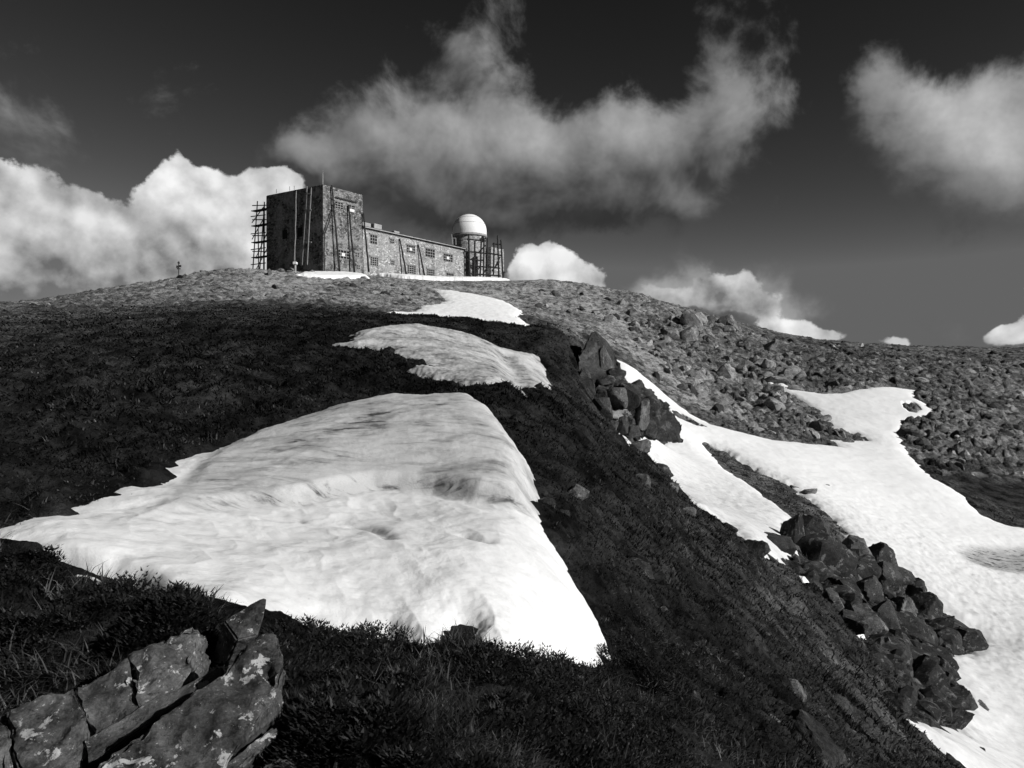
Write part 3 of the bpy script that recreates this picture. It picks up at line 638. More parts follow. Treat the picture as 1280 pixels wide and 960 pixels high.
# lichened slabs close to the lens
def slab(name, label, face, push, seed, mat=M_SLAB, amp=.026, bev=.010, cuts=5, el=.022, fr=1.0, grp='lichened rock slabs in the foreground'):
    """rock with the given front outline (u, v, distance), as thick as push (x, y, z)"""
    bm = bmesh.new(); A = [bm.verts.new(at(*p)) for p in face]
    c = np.mean([at(*p) for p in face], 0)
    B = [bm.verts.new(Vector(c) + (v.co - Vector(c)) * .93 + Vector(push)) for v in A]
    n = len(A); bm.faces.new(A); bm.faces.new(B[::-1])
    for i in range(n): bm.faces.new((A[(i + 1) % n], A[i], B[i], B[(i + 1) % n]))
    bmesh.ops.recalc_face_normals(bm, faces=bm.faces[:])
    bmesh.ops.bevel(bm, geom=bm.edges[:], offset=bev, segments=2, affect='EDGES', clamp_overlap=True)
    bmesh.ops.triangulate(bm, faces=bm.faces[:])
    for _ in range(cuts):
        le = [e for e in bm.edges if e.calc_length() > el]
        if le: bmesh.ops.subdivide_edges(bm, edges=le, cuts=1, use_grid_fill=True); bmesh.ops.triangulate(bm, faces=bm.faces[:])
    bm.normal_update(); V = np.array([v.co[:] for v in bm.verts]); Nn = np.array([v.normal[:] for v in bm.verts])
    k = fbm(V[:, 0] * 5 * fr + seed, V[:, 1] * 5 * fr, V[:, 2] * 5 * fr, n=5, gain=.55)
    V = V + Nn * (amp * .8 * np.abs(perlin(V[:, 0] * 2.2 * fr + seed * 3, V[:, 1] * 2.2 * fr, V[:, 2] * 2.2 * fr)))[:, None]
    st = np.abs(perlin(V[:, 0] * 9 * fr + V[:, 2] * 6 * fr + seed, V[:, 1] * 3 * fr, V[:, 2] * 22 * fr))
    V = V + Nn * (amp * k - amp * 1.2 * st)[:, None]
    for v, q in zip(bm.verts, V): v.co = q
    org = c.copy(); bc_ = at(288, 882, 2.86); blo = np.clip(.9 - np.linalg.norm(V - bc_, axis=1) / .14, 0, 1) * .55 if seed == 1 else None
    for v in bm.verts: v.co = v.co - Vector(org)
    me = bpy.data.meshes.new(name); bm.to_mesh(me); bm.free(); me.polygons.foreach_set('use_smooth', np.ones(len(me.polygons), bool)); me.set_sharp_from_angle(angle=R(40))
    if blo is not None: me.attributes.new('blotch', 'FLOAT', 'POINT').data.foreach_set('value', blo.astype(np.float32))
    o = link(name, me, mat); o.location = org; return tag(o, label, 'rock', grp)
slab('rock_slab', 'big lichen-spotted slab with a white lichen blotch, in front of the black cleft',
     [(95,985,2.50),(130,945,2.60),(210,888,2.78),(281,842,2.95),(300,806,3.05),(325,793,3.1),(346,796,3.08),(353,835,2.95),(345,872,2.85),(318,905,2.75),(285,950,2.62),(255,1010,2.45),(150,1030,2.38)], (-.10,.42,-.42), 1, cuts=5)
slab('rock_slab', 'dark end block running out of the picture beside the smooth pale block', [(-60,900,3.0),(-20,890,3.05),(6,890,3.05),(19,985,2.70),(14,1010,2.6),(-60,1010,2.6)], (-.05,.35,-.35), 12)
slab('rock_slab', 'smooth pale block at the far end of the slabs, under dark heath', [(10,888,3.05),(70,868,3.1),(93,860,3.1),(107,900,2.98),(113,945,2.85),(96,985,2.72),(24,985,2.70)], (-.05,.35,-.35), 2)
slab('rock_slab', 'middle block of the slabs with spotted face, between two dark joints', [(94,859,3.13),(160,824,3.22),(167,860,3.1),(172,893,3.0),(112,930,2.9),(103,890,3.0)], (-.08,.4,-.32), 3)
slab('rock_slab', 'tall block with a pale vertical streak, rising over the black cleft', [(158,820,3.22),(214,795,3.3),(246,779,3.33),(251,800,3.32),(240,832,3.22),(220,864,3.1),(172,896,3.0),(165,855,3.1)], (-.1,.42,-.32), 4)
slab('rock_sliver', 'thin light sliver of rock along the crack over the big slab', [(104,926,2.90),(190,876,3.02),(279,832,3.14),(279,846,3.08),(192,901,2.92),(110,957,2.78)], (-.06,.3,-.3), 5, bev=.008, amp=.008)
slab('rock_spike', 'pointed rock fin sticking up against the domed snow bank', [(280,776,3.55),(304,762,3.6),(333,746,3.62),(330,766,3.58),(322,794,3.5),(296,800,3.45)], (-.14,.12,-.26), 6, bev=.008, amp=.008)
slab('rock_slab', 'narrow split slab end below the white lichen blotch', [(276,958,2.68),(310,932,2.74),(343,908,2.82),(347,918,2.80),(318,944,2.7),(290,972,2.6)], (-.05,.3,-.22), 7, bev=.01, amp=.01)
slab('rock_slab', 'thin pale slab edge running into the dark heather', [(326,958,2.75),(380,920,2.9),(424,885,3.05),(427,893,3.02),(384,934,2.84),(345,968,2.7)], (-.02,.22,-.2), 8, bev=.008, amp=.012)
slab('rock_slab', 'short broken slab at the bottom edge between two split slabs', [(295,985,2.6),(340,950,2.68),(372,938,2.74),(378,955,2.7),(345,1000,2.55)], (-.03,.26,-.22), 9, bev=.01, amp=.014)
cg = dict(mat=M_TOWERROCK, amp=.26, bev=.10, cuts=5, el=.22, fr=.16, grp='rocks of the crag on the spur')
slab('crag_slab', 'pointed dark slab standing up from the spur like a tooth', [(721,446,39),(731,431,39.2),(741,411,39.6),(749,424,39.8),(756,441,40),(764,462,40),(764,480,39.2),(742,486,38.3),(722,480,38.2)], (1.0,2.4,-.3), 21, **{**cg, 'amp': .10})
slab('crag_buttress', 'tall dark buttress of the crag, rounded top, over a pale-edged ledge', [(759,480,38.6),(770,474,39),(783,475,39),(793,484,39),(797,496,38.7),(794,519,38),(786,532,37.4),(777,541,37),(759,530,37.2),(760,511,37.6)], (1.6,2.6,-.4), 22, **cg)
slab('crag_buttress', 'outer dark buttress of the crag standing against the snow', [(795,494,39),(800,497,39.4),(803,505,39.4),(809,509,39.6),(816,523,39.4),(816,537,39),(824,551,39),(808,547,38.2),(792,538,37.8),(791,519,38.2)], (1.8,2.2,-.4), 23, **cg)
slab('crag_ledge', 'flat pale-edged ledge block low in the crag', [(754,519,36.6),(768,513,36.9),(782,511,37),(780,521,36.8),(764,526,36.5),(755,527,36.4)], (.6,1.6,-.2), 24, **{**cg, 'mat': M_ROCK})
slab('crag_ledge', 'dark cap block over the ledge of the crag', [(744,486,38),(758,476,38.6),(772,474,38.8),(776,482,38.6),(764,490,38),(748,497,37.6)], (.8,2,-.2), 25, **cg)
o = put_rock('boulder', rock_mesh(401, 5, 26, .03, .09, M_TOWERROCK, .1), 1014, 925, 104, 60, 3, 30, 1.3, rot=(.25, .2, .1), sink=.25); tag(o, 'squat turf-grown boulder alone on the near grass slope', 'boulder')
o = put_rock('boulder', rock_mesh(402, 4, 9, .14, .12, M_TOWERROCK, .1), 682, 626, 30, 30, 8, 30, .8, sink=.3); tag(o, 'dim grey rock right against the flank of the domed snow bank', 'boulder')
o = put_rock('boulder', rock_mesh(403, 4, 9, .14, .12, M_TOWERROCK, .1), 702, 642, 26, 24, 8, 30, .8, sink=.4); tag(o, 'dark rock just downhill of the dim grey rock by the snow bank', 'boulder')
for (u, v, w, h, lab) in [(825,588,30,20,'turf-covered rock on the spur edge above the narrow snow tongue'),(840,610,26,16,'low rock on the spur edge, downhill of the turf-covered one'),(860,640,24,14,'low dark rock at the edge of the slope halfway along the snow tongue'),(800,600,26,18,'half-buried rock on the steep dark slope under the crag'),(885,660,20,14,'dark stone in turf near the lower end of the snow tongue')]:
    o = put_rock('boulder', VAR_D[int(u) % 12], u, v, w, h, 6, 60, .9); tag(o, lab, 'boulder', 'rocks along the spur edge')

sp_ = inpoly([(760,590),(860,690),(960,760),(1040,820),(1110,900),(1120,960),(900,960),(780,760),(700,640),(700,540)], 34, 31)
for i in range(34):
    w_ = 12 + 34 * rng.random() ** 2; o = put_rock('half_buried_rock', VAR_D[i % 12], sp_[i, 0], sp_[i, 1], w_, w_ * (.4 + .4 * rng.random()), 4, 45, .9, sink=.35, tilt=.8)
    tag(o, 'dim rock half buried in the turf of the steep dark slope', 'rock', 'half buried rocks on the dark slope')
# ------------------------------------------------------------------ grass
def grass():
    n = 520000; g_ = np.random.default_rng(21)
    thv = R(1) * (-40 + 80 * g_.random(n)); r = np.exp(math.log(2.0) + (math.log(75) - math.log(2.0)) * g_.random(n) ** 1.15)
    x, y = r * np.sin(thv), r * np.cos(thv)
    cl = fbm(x * .9 + 3, y * .9, n=4); keep = cl + .55 * g_.random(n) > -.15
    x, y, r, cl = x[keep], y[keep], r[keep], cl[keep]
    ed = snow_edge_all(x, y); z = hbase(x, y); rel = relief(x, y, r)
    depth = y; u = CU + F * x / y; v = HOR - F * z / y
    rock = ((r < 3.45) & (sdf(np.array([(0,892),(90,856),(245,776),(330,790),(352,870),(400,900),(340,1000),(200,1200),(0,1200)], float), u, v) > 7))
    cleft = sdf(np.array([(225,770),(330,745),(300,830),(220,870)], float), u, v) > 0
    keep = (ed < .06) & ~rock & ~(cleft & (r < 4)); x, y, z, r, cl, rel = x[keep], y[keep], z[keep], r[keep], cl[keep], rel[keep]
    n = len(x); e = .05
    gx = (hbase(x + e, y) - z) / e; gy = (hbase(x, y + e) - z) / e; gl = np.hypot(gx, gy) + 1e-6
    tuss = fbm(x * .45 + 8, y * .45, n=3)
    L = (.025 + .06 * g_.random(n) + .10 * np.clip(tuss, 0, 1)) * np.clip(r / 10, .9, 1.7); W = np.maximum(.0018, .0008 * r) * (.7 + .6 * g_.random(n))
    az = g_.random(n) * 2 * math.pi
    lng = (fbm(x * .7 + 31, y * .7, n=3) > .16) & (g_.random(n) < .3) & (r < 9); L[lng] *= 2.4
    sl = np.clip(gl * .8, 0, .45) * (.3 + 1.2 * g_.random(n)); wx, wy = -gx / gl * sl + .6 * np.cos(az) + .1, -gy / gl * sl + .6 * np.sin(az)
    nrm = np.hypot(wx, wy) + 1e-6; wx, wy = wx / nrm, wy / nrm
    lean = .5 + .85 * g_.random(n)
    px_, py_ = -wy, wx
    b0 = np.stack([x, y, z + rel - .015], 1)
    Dv = np.stack([wx * np.sin(lean), wy * np.sin(lean), np.cos(lean)], 1); l2 = np.minimum(lean + .7 * g_.random(n), 1.75)
    D2 = np.stack([wx * np.sin(l2), wy * np.sin(l2), np.cos(l2)], 1)
    side = np.stack([px_, py_, np.zeros(n)], 1) * W[:, None]
    p1 = b0 + Dv * (L * .5)[:, None]; p2 = p1 + D2 * (L * .5)[:, None]
    V = np.stack([b0 - side, b0 + side, p1 + side * .8, p1 - side * .8, p2], 1).reshape(-1, 3)
    i0 = np.arange(n) * 5
    q = np.stack([i0, i0 + 1, i0 + 2, i0 + 3], 1); t = np.stack([i0 + 3, i0 + 2, i0 + 4], 1)
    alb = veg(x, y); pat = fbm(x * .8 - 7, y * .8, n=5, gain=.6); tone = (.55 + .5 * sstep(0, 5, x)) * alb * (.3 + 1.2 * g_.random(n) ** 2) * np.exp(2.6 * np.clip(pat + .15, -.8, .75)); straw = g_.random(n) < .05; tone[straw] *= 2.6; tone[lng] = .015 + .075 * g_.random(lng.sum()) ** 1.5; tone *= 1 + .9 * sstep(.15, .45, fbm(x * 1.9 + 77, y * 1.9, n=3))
    pass
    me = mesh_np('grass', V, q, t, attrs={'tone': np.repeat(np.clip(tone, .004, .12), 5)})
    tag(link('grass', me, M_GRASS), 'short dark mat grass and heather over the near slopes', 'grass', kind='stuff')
grass()
def heather():
    n = 9000; g_ = np.random.default_rng(5)
    u = 340 + 520 * g_.random(n); v = 780 + 230 * g_.random(n); p = hit(u, v, 2, 9)
    u2 = -20 + 320 * g_.random(n); v2 = 700 + 130 * g_.random(n); p = np.concatenate([p, hit(u2, v2, 3.4, 9)[: n // 2]])
    x, y, z = p.T; cl = fbm(x * 1.6, y * 1.6 + 9, n=4) * (1 - .8 * np.exp(-((x + 1.25) / .3) ** 2)); ed = snow_edge_all(x, y)
    k = (cl > -.05) & (ed < .02) & ~((np.hypot(x, y) < 3.5) & (x < -.85)); x, y, z, cl = x[k], y[k], z[k], cl[k]; r = np.hypot(x, y)
    z = z + relief(x, y, r) - .01; n = len(x); H = .04 + .16 * np.clip(cl, 0, .7) + .03 * g_.random(n)
    tone0 = .005 + .012 * g_.random(n) + .03 * (g_.random(n) < .12)
    Vs, T, tone = [], [], []
    for j in range(12):
        f = .25 + .75 * (j + g_.random(n)) / 12; a = g_.random(n) * 6.283
        c = np.stack([x + .02 * np.cos(a) * (1 + g_.random(n) * 1.5), y + .02 * np.sin(a) * (1 + g_.random(n) * 1.5), z + H * f], 1)
        d = np.stack([np.cos(a), np.sin(a), .3 + .9 * g_.random(n)], 1) * (.014 + .014 * g_.random(n))[:, None]; s_ = np.stack([-np.sin(a), np.cos(a), .4 * (g_.random(n) - .5)], 1) * .007
        Vs += [np.stack([c - s_, c + s_, c + d], 1)]; tone.append(np.repeat(tone0 * (.6 + .9 * g_.random(n)), 3))
    V = np.concatenate(Vs).reshape(-1, 3); T = np.arange(len(V)).reshape(-1, 3)
    me = mesh_np('heather', V, None, T, attrs={'tone': np.concatenate(tone)})
    tag(link('heather', me, M_GRASS), 'low black heather clumps around the slabs and the snow bank', 'heather', kind='stuff')
heather()

# ------------------------------------------------------------------ the observatory
PHI = R(34); C0 = at(404, 343, 165); BZ = 20.7
ax, ay = math.sin(PHI), math.cos(PHI)
def along(u):                                       # position along the long wall plane seen at picture column u
    k = (u - CU) / F; return (k * C0[1] - C0[0]) / (ax - k * ay)
def wall(u, v):                                     # (s, z) of a picture point on the long wall
    s = along(u); d = C0[1] + s * ay
    x_, y_, z_ = ray(u, v); return s, z_ / y_ * d - BZ
def left_t(u):
    k = (u - CU) / F; return (k * C0[1] - C0[0]) / (-ay - k * ax)
def leftwall(u, v):
    t = left_t(u); d = C0[1] + t * ax; x_, y_, z_ = ray(u, v); return t, z_ / y_ * d - BZ
root = empty('observatory', (C0[0], C0[1], BZ), math.atan2(ay, ax))
tag(root, 'ruined stone mountain observatory with a square tower, long low wing and white dome', 'building')
S1 = along(454); S2 = along(583); TT = left_t(334); HT = wall(404, 231)[1]
def rough_box(name, mat, x0, x1, y0, y1, z0, z1, step=.8, amp=.05, seed=0, parent=root):
    mb = MB(); mb.box(x0, x1, y0, y1, z0, z1); bm = mb.bm
    for ax_, lo, hi in ((0, x0, x1), (1, y0, y1), (2, z0, z1)):
        for q in np.arange(lo + step, hi - step * .3, step):
            co = [0, 0, 0]; no = [0, 0, 0]; co[ax_] = q; no[ax_] = 1
            bmesh.ops.bisect_plane(bm, geom=bm.verts[:] + bm.edges[:] + bm.faces[:], plane_co=co, plane_no=no)
    V = np.array([v.co[:] for v in bm.verts]); k = fbm(V[:, 0] * .9 + seed, V[:, 1] * .9, V[:, 2] * .9, n=3)
    k2 = fbm(V[:, 0] * .7 + 50, V[:, 1] * .7 + seed, V[:, 2] * .9, n=3)
    for v, a, c in zip(bm.verts, k, k2): v.co += Vector((a * amp, c * amp, (a - c) * amp * 1.2))
    return mb.build(name, mat, parent)
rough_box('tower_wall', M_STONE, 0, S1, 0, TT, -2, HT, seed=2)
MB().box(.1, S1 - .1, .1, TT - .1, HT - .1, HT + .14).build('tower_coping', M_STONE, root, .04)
WH0 = wall(458, 282)[1]; WH1 = wall(583, 314)[1]; WH = (WH0 + WH1) / 2
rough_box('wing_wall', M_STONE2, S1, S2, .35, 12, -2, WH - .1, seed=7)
rf = MB(); zs = WH
rf.box(S1 + .05, S2 + .25, .0, 12.3, zs, zs + .35); roof = rf.build('wing_roof', M_ROOF, root)
MB().box(S1 + .06, S2 + .3, -.28, -.02, zs - .02, zs + .16).build('eave', M_EAVE, roof)
def roofbox(u0, u1, z0, z1, y0, y1, name, mat, par): return MB().box(along(u0), along(u1), y0, y1, z0, z1).build(name, mat, par, .05)
roofbox(457.5, 469, zs + .35, zs + 1.5, 1.2, 4.5, 'roof_parapet', M_EAVE, roof)
roofbox(473, 482.5, zs + .35, zs + 1.75, 1.2, 2.4, 'chimney', M_CONC, roof); roofbox(498, 504.5, zs + .35, zs + 1.1, 1.2, 2.2, 'chimney', M_CONC, roof)
roofbox(552, 581, zs + .35, zs + 1.3, 3.2, 9, 'roof_hatch', M_ROOF, roof)
nb = [0]
def window(u0, v0, u1, v1, y, cols, rows, sill=True, seed=0):
    s0, z1 = wall(u0, v0); s1, _ = wall(u1, v0); z0 = wall(u0, v1)[1]
    z0, z1 = min(z0, z1), max(z0, z1)
    w = MB().box(s0, s1, y - .07, y + .25, z0, z1).build('window', M_DARK, root)
    f = MB(); t = .09
    f.box(s0, s0 + t, y - .10, y - .04, z0, z1).box(s1 - t, s1, y - .10, y - .04, z0, z1).box(s0 + t, s1 - t, y - .10, y - .04, z1 - t, z1).box(s0 + t, s1 - t, y - .10, y - .04, z0, z0 + t)
    for i in range(1, cols): q = s0 + (s1 - s0) * i / cols; f.box(q - .05, q + .05, y - .095, y - .045, z0 + t, z1 - t)
    for j in range(1, rows): q = z0 + (z1 - z0) * j / rows; f.box(s0 + t, s1 - t, y - .092, y - .048, q - .05, q + .05)
    f.build('frame', M_FRAME, w)
    MB().box(s0 - .25, s1 + .25, y - .2, y - .005, z1 + .02, z1 + .27).build('lintel', M_LINTEL, w)
    nb[0] += 1
    if nb[0] in (3, 8, 10): MB().box(s0 + (s1 - s0) * .34, s0 + (s1 - s0) * .62, y - .13, y - .102, z0 + (z1 - z0) * .30, z0 + (z1 - z0) * .66).build('broken_board', M_SHEET, w)
    return w
c2 = lambda x, y: (300 + x / 6.86, 210 + y / 6.86); c3 = lambda x, y: (450 + x / 6.74, 250 + y / 6.74)
for (a, b_, c_, d_, cc, rr_) in [(818,282,888,345,3,3),(925,310,990,372,2,3),(838,695,940,772,4,3),(988,722,1024,762,2,2),(1000,828,1030,868,2,2)]:
    window(*c2(a, b_), *c2(c_, d_), 0, cc, rr_)
for (a, b_, c_, d_, cc, rr_) in [(95,285,155,365,3,3),(262,322,298,362,2,2),(402,372,474,440,4,3),(560,402,640,475,4,3),(712,447,790,512,4,3),(98,475,165,548,4,4),(272,507,302,545,2,2),(408,545,480,615,4,4),(572,577,638,652,4,4),(735,610,798,655,4,2)]:
    window(*c3(a, b_), *c3(c_, d_), .35, cc, rr_)
s0, z0 = wall(*c2(930, 345)); s1, z1 = wall(*c2(992, 385)); MB().box(s0 + .4, s1 - .4, -.2, -.14, min(z0, z1), max(z0, z1)).build('boarded_panel', M_SHEET, root)
s0, z0 = wall(419, 249); s1, _ = wall(446, 249); MB().box(s0, s1, -.28, -.22, z0 + .32, z0 + .6).build('window_lintel', M_IRON, root)
# round tower with the dome, and the stair block beside it
Dc = at(587, 300, 213); dl = Vector((Dc[0] - C0[0], Dc[1] - C0[1])); DX = dl.x * ax + dl.y * ay; DY = -dl.x * ay + dl.y * ax
RD = 21.3 / F * 213; zd = lambda v: at(587, v, 213)[2] - BZ
drum = MB().lathe([(RD * .93, -2), (RD * .93, zd(296) - .2), (RD * .90, zd(295))], 48, DX, DY).build('dome_drum', M_STONE2, root, smooth=30)
MB().lathe([(RD * .98, zd(297)), (RD * 1.02, zd(296)), (RD * 1.02, zd(294.6)), (RD * .98, zd(294))], 48, DX, DY).build('cornice', M_CONC, drum)
hb_ = zd(294); prof = [(RD, hb_), (RD, hb_ + .9)] + [(RD * math.cos(R(a)), hb_ + .9 + (zd(268) - hb_ - .9) * math.sin(R(a))) for a in range(6, 88, 6)] + [(.12, zd(268))]
dome = MB().lathe(prof, 64, DX, DY).build('dome', M_DOME, root, smooth=35)
sb = MB()
ang = R(20) - PHI
for k in range(11):
    a = R(-90 + 180 * k / 10)
for q in (-.45, .45):
    pts = [(DX + RD * 1.004 * math.sin(t) * math.cos(2.3) - q * math.sin(2.3), DY + RD * 1.004 * math.sin(t) * math.sin(2.3) + q * math.cos(2.3), hb_ + .9 + (zd(268) - hb_ - .9) * math.cos(t)) for t in np.linspace(0, math.pi / 2, 12)]
    for a, b_ in zip(pts, pts[1:]): sb.bar(a, b_, .06, 5)
sb.build('dome_shutter', M_CONC, dome)
for a in (25, 50): MB().lathe([(RD * math.cos(R(a - .8)) + .02, hb_ + .9 + (zd(268) - hb_ - .9) * math.sin(R(a - .8))), (RD * math.cos(R(a)) + .035, hb_ + .9 + (zd(268) - hb_ - .9) * math.sin(R(a))), (RD * math.cos(R(a + .8)) + .02, hb_ + .9 + (zd(268) - hb_ - .9) * math.sin(R(a + .8)))], 48, DX, DY).build('seam', M_CONC, dome)
sx0, sx1 = along(606) + 1.0, along(625)
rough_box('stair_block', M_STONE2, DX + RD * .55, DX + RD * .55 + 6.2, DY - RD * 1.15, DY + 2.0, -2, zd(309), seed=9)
MB().box(DX - RD * .1, DX + RD * .05, DY - RD * 1.02, DY - RD * .8, zd(304), zd(298)).build('window', M_DARK, root)
MB().lathe([(.10, HT + .28), (.07, HT + 2.6), (.03, HT + 3.4)], 8, .9, 1.0).build('roof_spike', M_CONC, root)
for t in (9.5, 11, 15.5): MB().bar((.3, t, HT + .28), (.3, t, HT + 1.2), .05, 6).build('roof_rod', M_IRON, root)
MB().box(-.03, .3, TT * .35, TT * .35 + 1.6, 9, 11).build('window', M_DARK, root); MB().box(-.03, .3, TT * .62, TT * .62 + 1.6, 9, 11).build('window', M_DARK, root)
MW = root.matrix_basis.copy()
from mathutils import Matrix as _M
MW = _M.Translation(root.location) @ _M.Rotation(math.atan2(ay, ax), 4, 'Z')
# timbers and poles leaning on the walls: each one a thing
def pole(label, a, b_, r, mat=M_WOOD, name='timber_pole', cat='pole', grp='poles leaning on the building'):
    a, b_ = MW @ Vector(a), MW @ Vector(b_); mb = MB(); n = 8; prev = Vector((0, 0, 0)); d = b_ - a
    for i in range(n):
        nx = d * ((i + 1) / n) + Vector(((rng.random() - .5) * .12, (rng.random() - .5) * .12, 0)) * (0 if i == n - 1 else 1); mb.bar(prev, nx, r * (1 - .03 * i), 7, r * (1 - .03 * (i + 1))); prev = nx
    o = mb.build(name, mat); o.location = a; return tag(o, label, cat, grp)
def wp(px, y): s, z = wall(*px); return (s, y, z)
pole('dark pole up the sunlit tower wall near its corner', wp(c2(822, 900), -1.3), wp(c2(783, 150), -.35), 0.23)
pole('dark pole between the windows in the middle of the sunlit tower wall', wp(c2(952, 900), -1.2), wp(c2(925, 320), -.4), 0.23)
pole('dark pole at the joint of tower and low wing', wp(c2(1075, 895), -1.2), wp(c2(1052, 390), -.4), 0.23)
pole('slanting brace from the tower corner to a wall pole', wp(c2(716, 560), -.7), wp(c2(800, 300), -.8), .15)
pole('pole standing against the very corner of the tower', wp(c2(712, 895), -.5), wp(c2(718, 555), -.35), .14, M_WOOD)
pole('leftmost of two dark poles on the low wing wall', wp(c3(370, 635), -.9), wp(c3(340, 325), .1), 0.23)
pole('rightmost of two dark poles on the low wing wall', wp(c3(525, 655), -.9), wp(c3(495, 375), .1), 0.23)
pole('pole at the end corner of the low wing by the dome', wp(c3(918, 655), -.5), wp(c3(910, 290), -.2), .17)
def lp(px, x): t, z = leftwall(*px); return (x, t, z)
pole('single pale pole on the shadowed tower wall', lp(c2(522, 830), -1.6), lp(c2(530, 205), -1.3), .15, M_PALEWOOD)
ld = empty('wooden_ladder', MW @ Vector(lp(c2(620, 830), -1.8)), 0); tag(ld, 'tall pale ladder frame of two rails against the shadowed tower wall', 'ladder')
def sub(name, a, b_, r, mat, par):
    o = MB().bar(MW @ Vector(a) - par.location, MW @ Vector(b_) - par.location, r, 6).build(name, mat, par); return o
sub('rail', lp(c2(597, 840), -2.0), lp(c2(625, 170), -1.4), .14, M_PALEWOOD, ld); sub('rail', lp(c2(642, 840), -2.0), lp(c2(661, 180), -1.4), .13, M_PALEWOOD, ld)
for y in (235, 370, 645): sub('rung', lp(c2(612, y), -1.6), lp(c2(668, y), -1.6), .12, M_PALEWOOD, ld)
# scaffolding tower on the far corner
def scaffold(label, base, poles, decks, braces, rl, r=.11):
    e = empty('scaffolding', MW @ Vector(base)); tag(e, label, 'scaffolding')
    for a, b_ in poles: sub('standard', a, b_, r, M_IRON, e)
    for (x0, x1, y0, y1, z) in decks:
        mb = MB().box(x0, x1, y0, y1, z - .10, z + .06); bm = mb.bm
        for v in bm.verts: v.co = (MW @ v.co) - e.location
        mb.build('platform', M_WOOD, e)
    for a, b_ in rl: sub('ledger', a, b_, r * .8, M_IRON, e)
    for a, b_ in braces: sub('brace', a, b_, r * .8, M_IRON, e)
def L_(u, v, off): t, z = leftwall(u, v); return (off, t, z)
zl = lambda v: leftwall(330, v)[1]
A0, A1 = leftwall(316, 345)[0], leftwall(323, 250)[0]
ya, yb = A0, leftwall(332, 300)[0] + .2
scaffold('spindly scaffolding tower on the back corner of the square tower block', (0, TT + 2, zl(345)),
  [((0, A0, zl(346)), (0, A1, zl(250))), ((1.3, A0 - .8, zl(346)), (1.3, A1 - .6, zl(262))), ((0, (A0 + yb) / 2 - .2, zl(346)), (0, (A0 + yb) / 2, zl(285))), ((.3, yb + .5, zl(346)), (.3, yb + .3, zl(252))), ((1.1, yb + .2, zl(346)), (1.1, yb + .1, zl(249))), ((3.0, yb + 1.2, zl(346)), (3, yb + 1.0, zl(255))), ((.5, yb - .9, zl(346)), (.5, yb - .7, zl(256))), ((.6, yb - 2.0, zl(346)), (.6, yb - 1.8, zl(248))), ((1.4, yb + 2.1, zl(346)), (1.2, yb + 1.7, zl(258)))],
  [(-.1, 1.4, yb - 2.2, ya + .2, zl(v)) for v in (261, 280, 301, 320)],
  [((.3, ya - .3, zl(340)), (.3, yb - 1.5, zl(305))), ((0, ya, zl(297)), (0, yb, zl(272))), ((0, ya, zl(276)), (0, yb, zl(258))), ((1.2, ya, zl(318)), (1.2, yb, zl(286)))],
  [((0, ya + .4, zl(v)), (0, yb - .4, zl(v + (1 if v < 300 else 0)))) for v in (268, 290, 310, 329)] + [((.2, yb - 2.4, zl(v)), (.2, ya + .1, zl(v - 4))) for v in (258, 276, 296, 316)], r=.14)
# scaffolding round the dome tower
bx, by = DX + RD * .55, DY - RD * 1.15
def dp(u, v, dd=207):
    p = at(u, v, dd) - C0; return (p[0] * ax + p[1] * ay, -p[0] * ay + p[1] * ax, at(u, v, dd)[2] - BZ)
def dq(x, y): return dp(*c3(x, y), 206)
pl = [(968,345,960,660),(915,295,925,660),(1022,325,1012,665),(1045,330,1040,665),(1160,300,1170,670),(1188,335,1205,680),(1130,360,1125,640),(1075,320,1070,600),(1212,605,1205,670)]
scaffold('scaffolding of poles and planks round the stone drum of the white dome', dp(600, 350),
  [(dq(a, b_), dq(c_, d_)) for a, b_, c_, d_ in pl], [],
  [(dq(1000,440), dq(1060,380)), (dq(1045,610), dq(1085,545)), (dq(960,640), dq(1010,560)), (dq(1110,600), dq(1175,520)), (dq(1050,650), dq(1140,672)), (dq(1140,560), dq(1180,480))],
  [(dq(880,432), dq(1060,450)), (dq(1060,445), dq(1195,468)), (dq(925,548), dq(1065,566)), (dq(1065,560), dq(1180,574)), (dq(1005,328), dq(1060,325)), (dq(1115,370), dq(1190,375)), (dq(1195,610), dq(1225,608)), (dq(900,330), dq(1060,345)), (dq(905,620), dq(1190,640)), (dq(900,500), dq(1050,510))], r=.24)
sc2 = empty('roof_railing', MW @ Vector(dp(565, 305, 204))); tag(sc2, 'small pale railing at the roof edge in front of the dome', 'railing')
for a, b_, c_, d_ in [(772,290,780,372),(806,318,808,378),(775,322,808,322)]: sub('rail', dp(*c3(a, b_), 204), dp(*c3(c_, d_), 204), .10, M_FRAME, sc2)
# post with a cap, sign mast, cairn stones by the tower foot
pp_ = Vector(at(369, 339, 158)); pp_.z = float(hbase(pp_.x, pp_.y)) - .2
e = empty('gatepost', pp_); tag(e, 'pale capped post in front of the shadowed tower wall', 'post')
MB().bar((0, 0, 0), (0, 0, 2.2), .22, 8).build('shaft', M_CONC, e); MB().box(-.42, .42, -.42, .42, 2.2, 2.75).build('cap', M_SHEET, e, .08)
mp = Vector(at(223.5, 352, 150)); mp.z = float(hbase(mp.x, mp.y)) - .2; top = at(223.5, 328, 150)[2] - mp.z
e = empty('trail_signpost', mp); tag(e, 'thin dark signpost alone on the hill crest', 'signpost')
MB().bar((0, 0, 0), (0, 0, top), .09, 8).build('post', M_IRON, e); MB().box(-.48, -.1, -.04, .04, top - 1.1, top - .62).build('sign_board', M_IRON, e); MB().box(.1, .5, -.04, .04, top - .95, top - .5).build('sign_board', M_IRON, e)
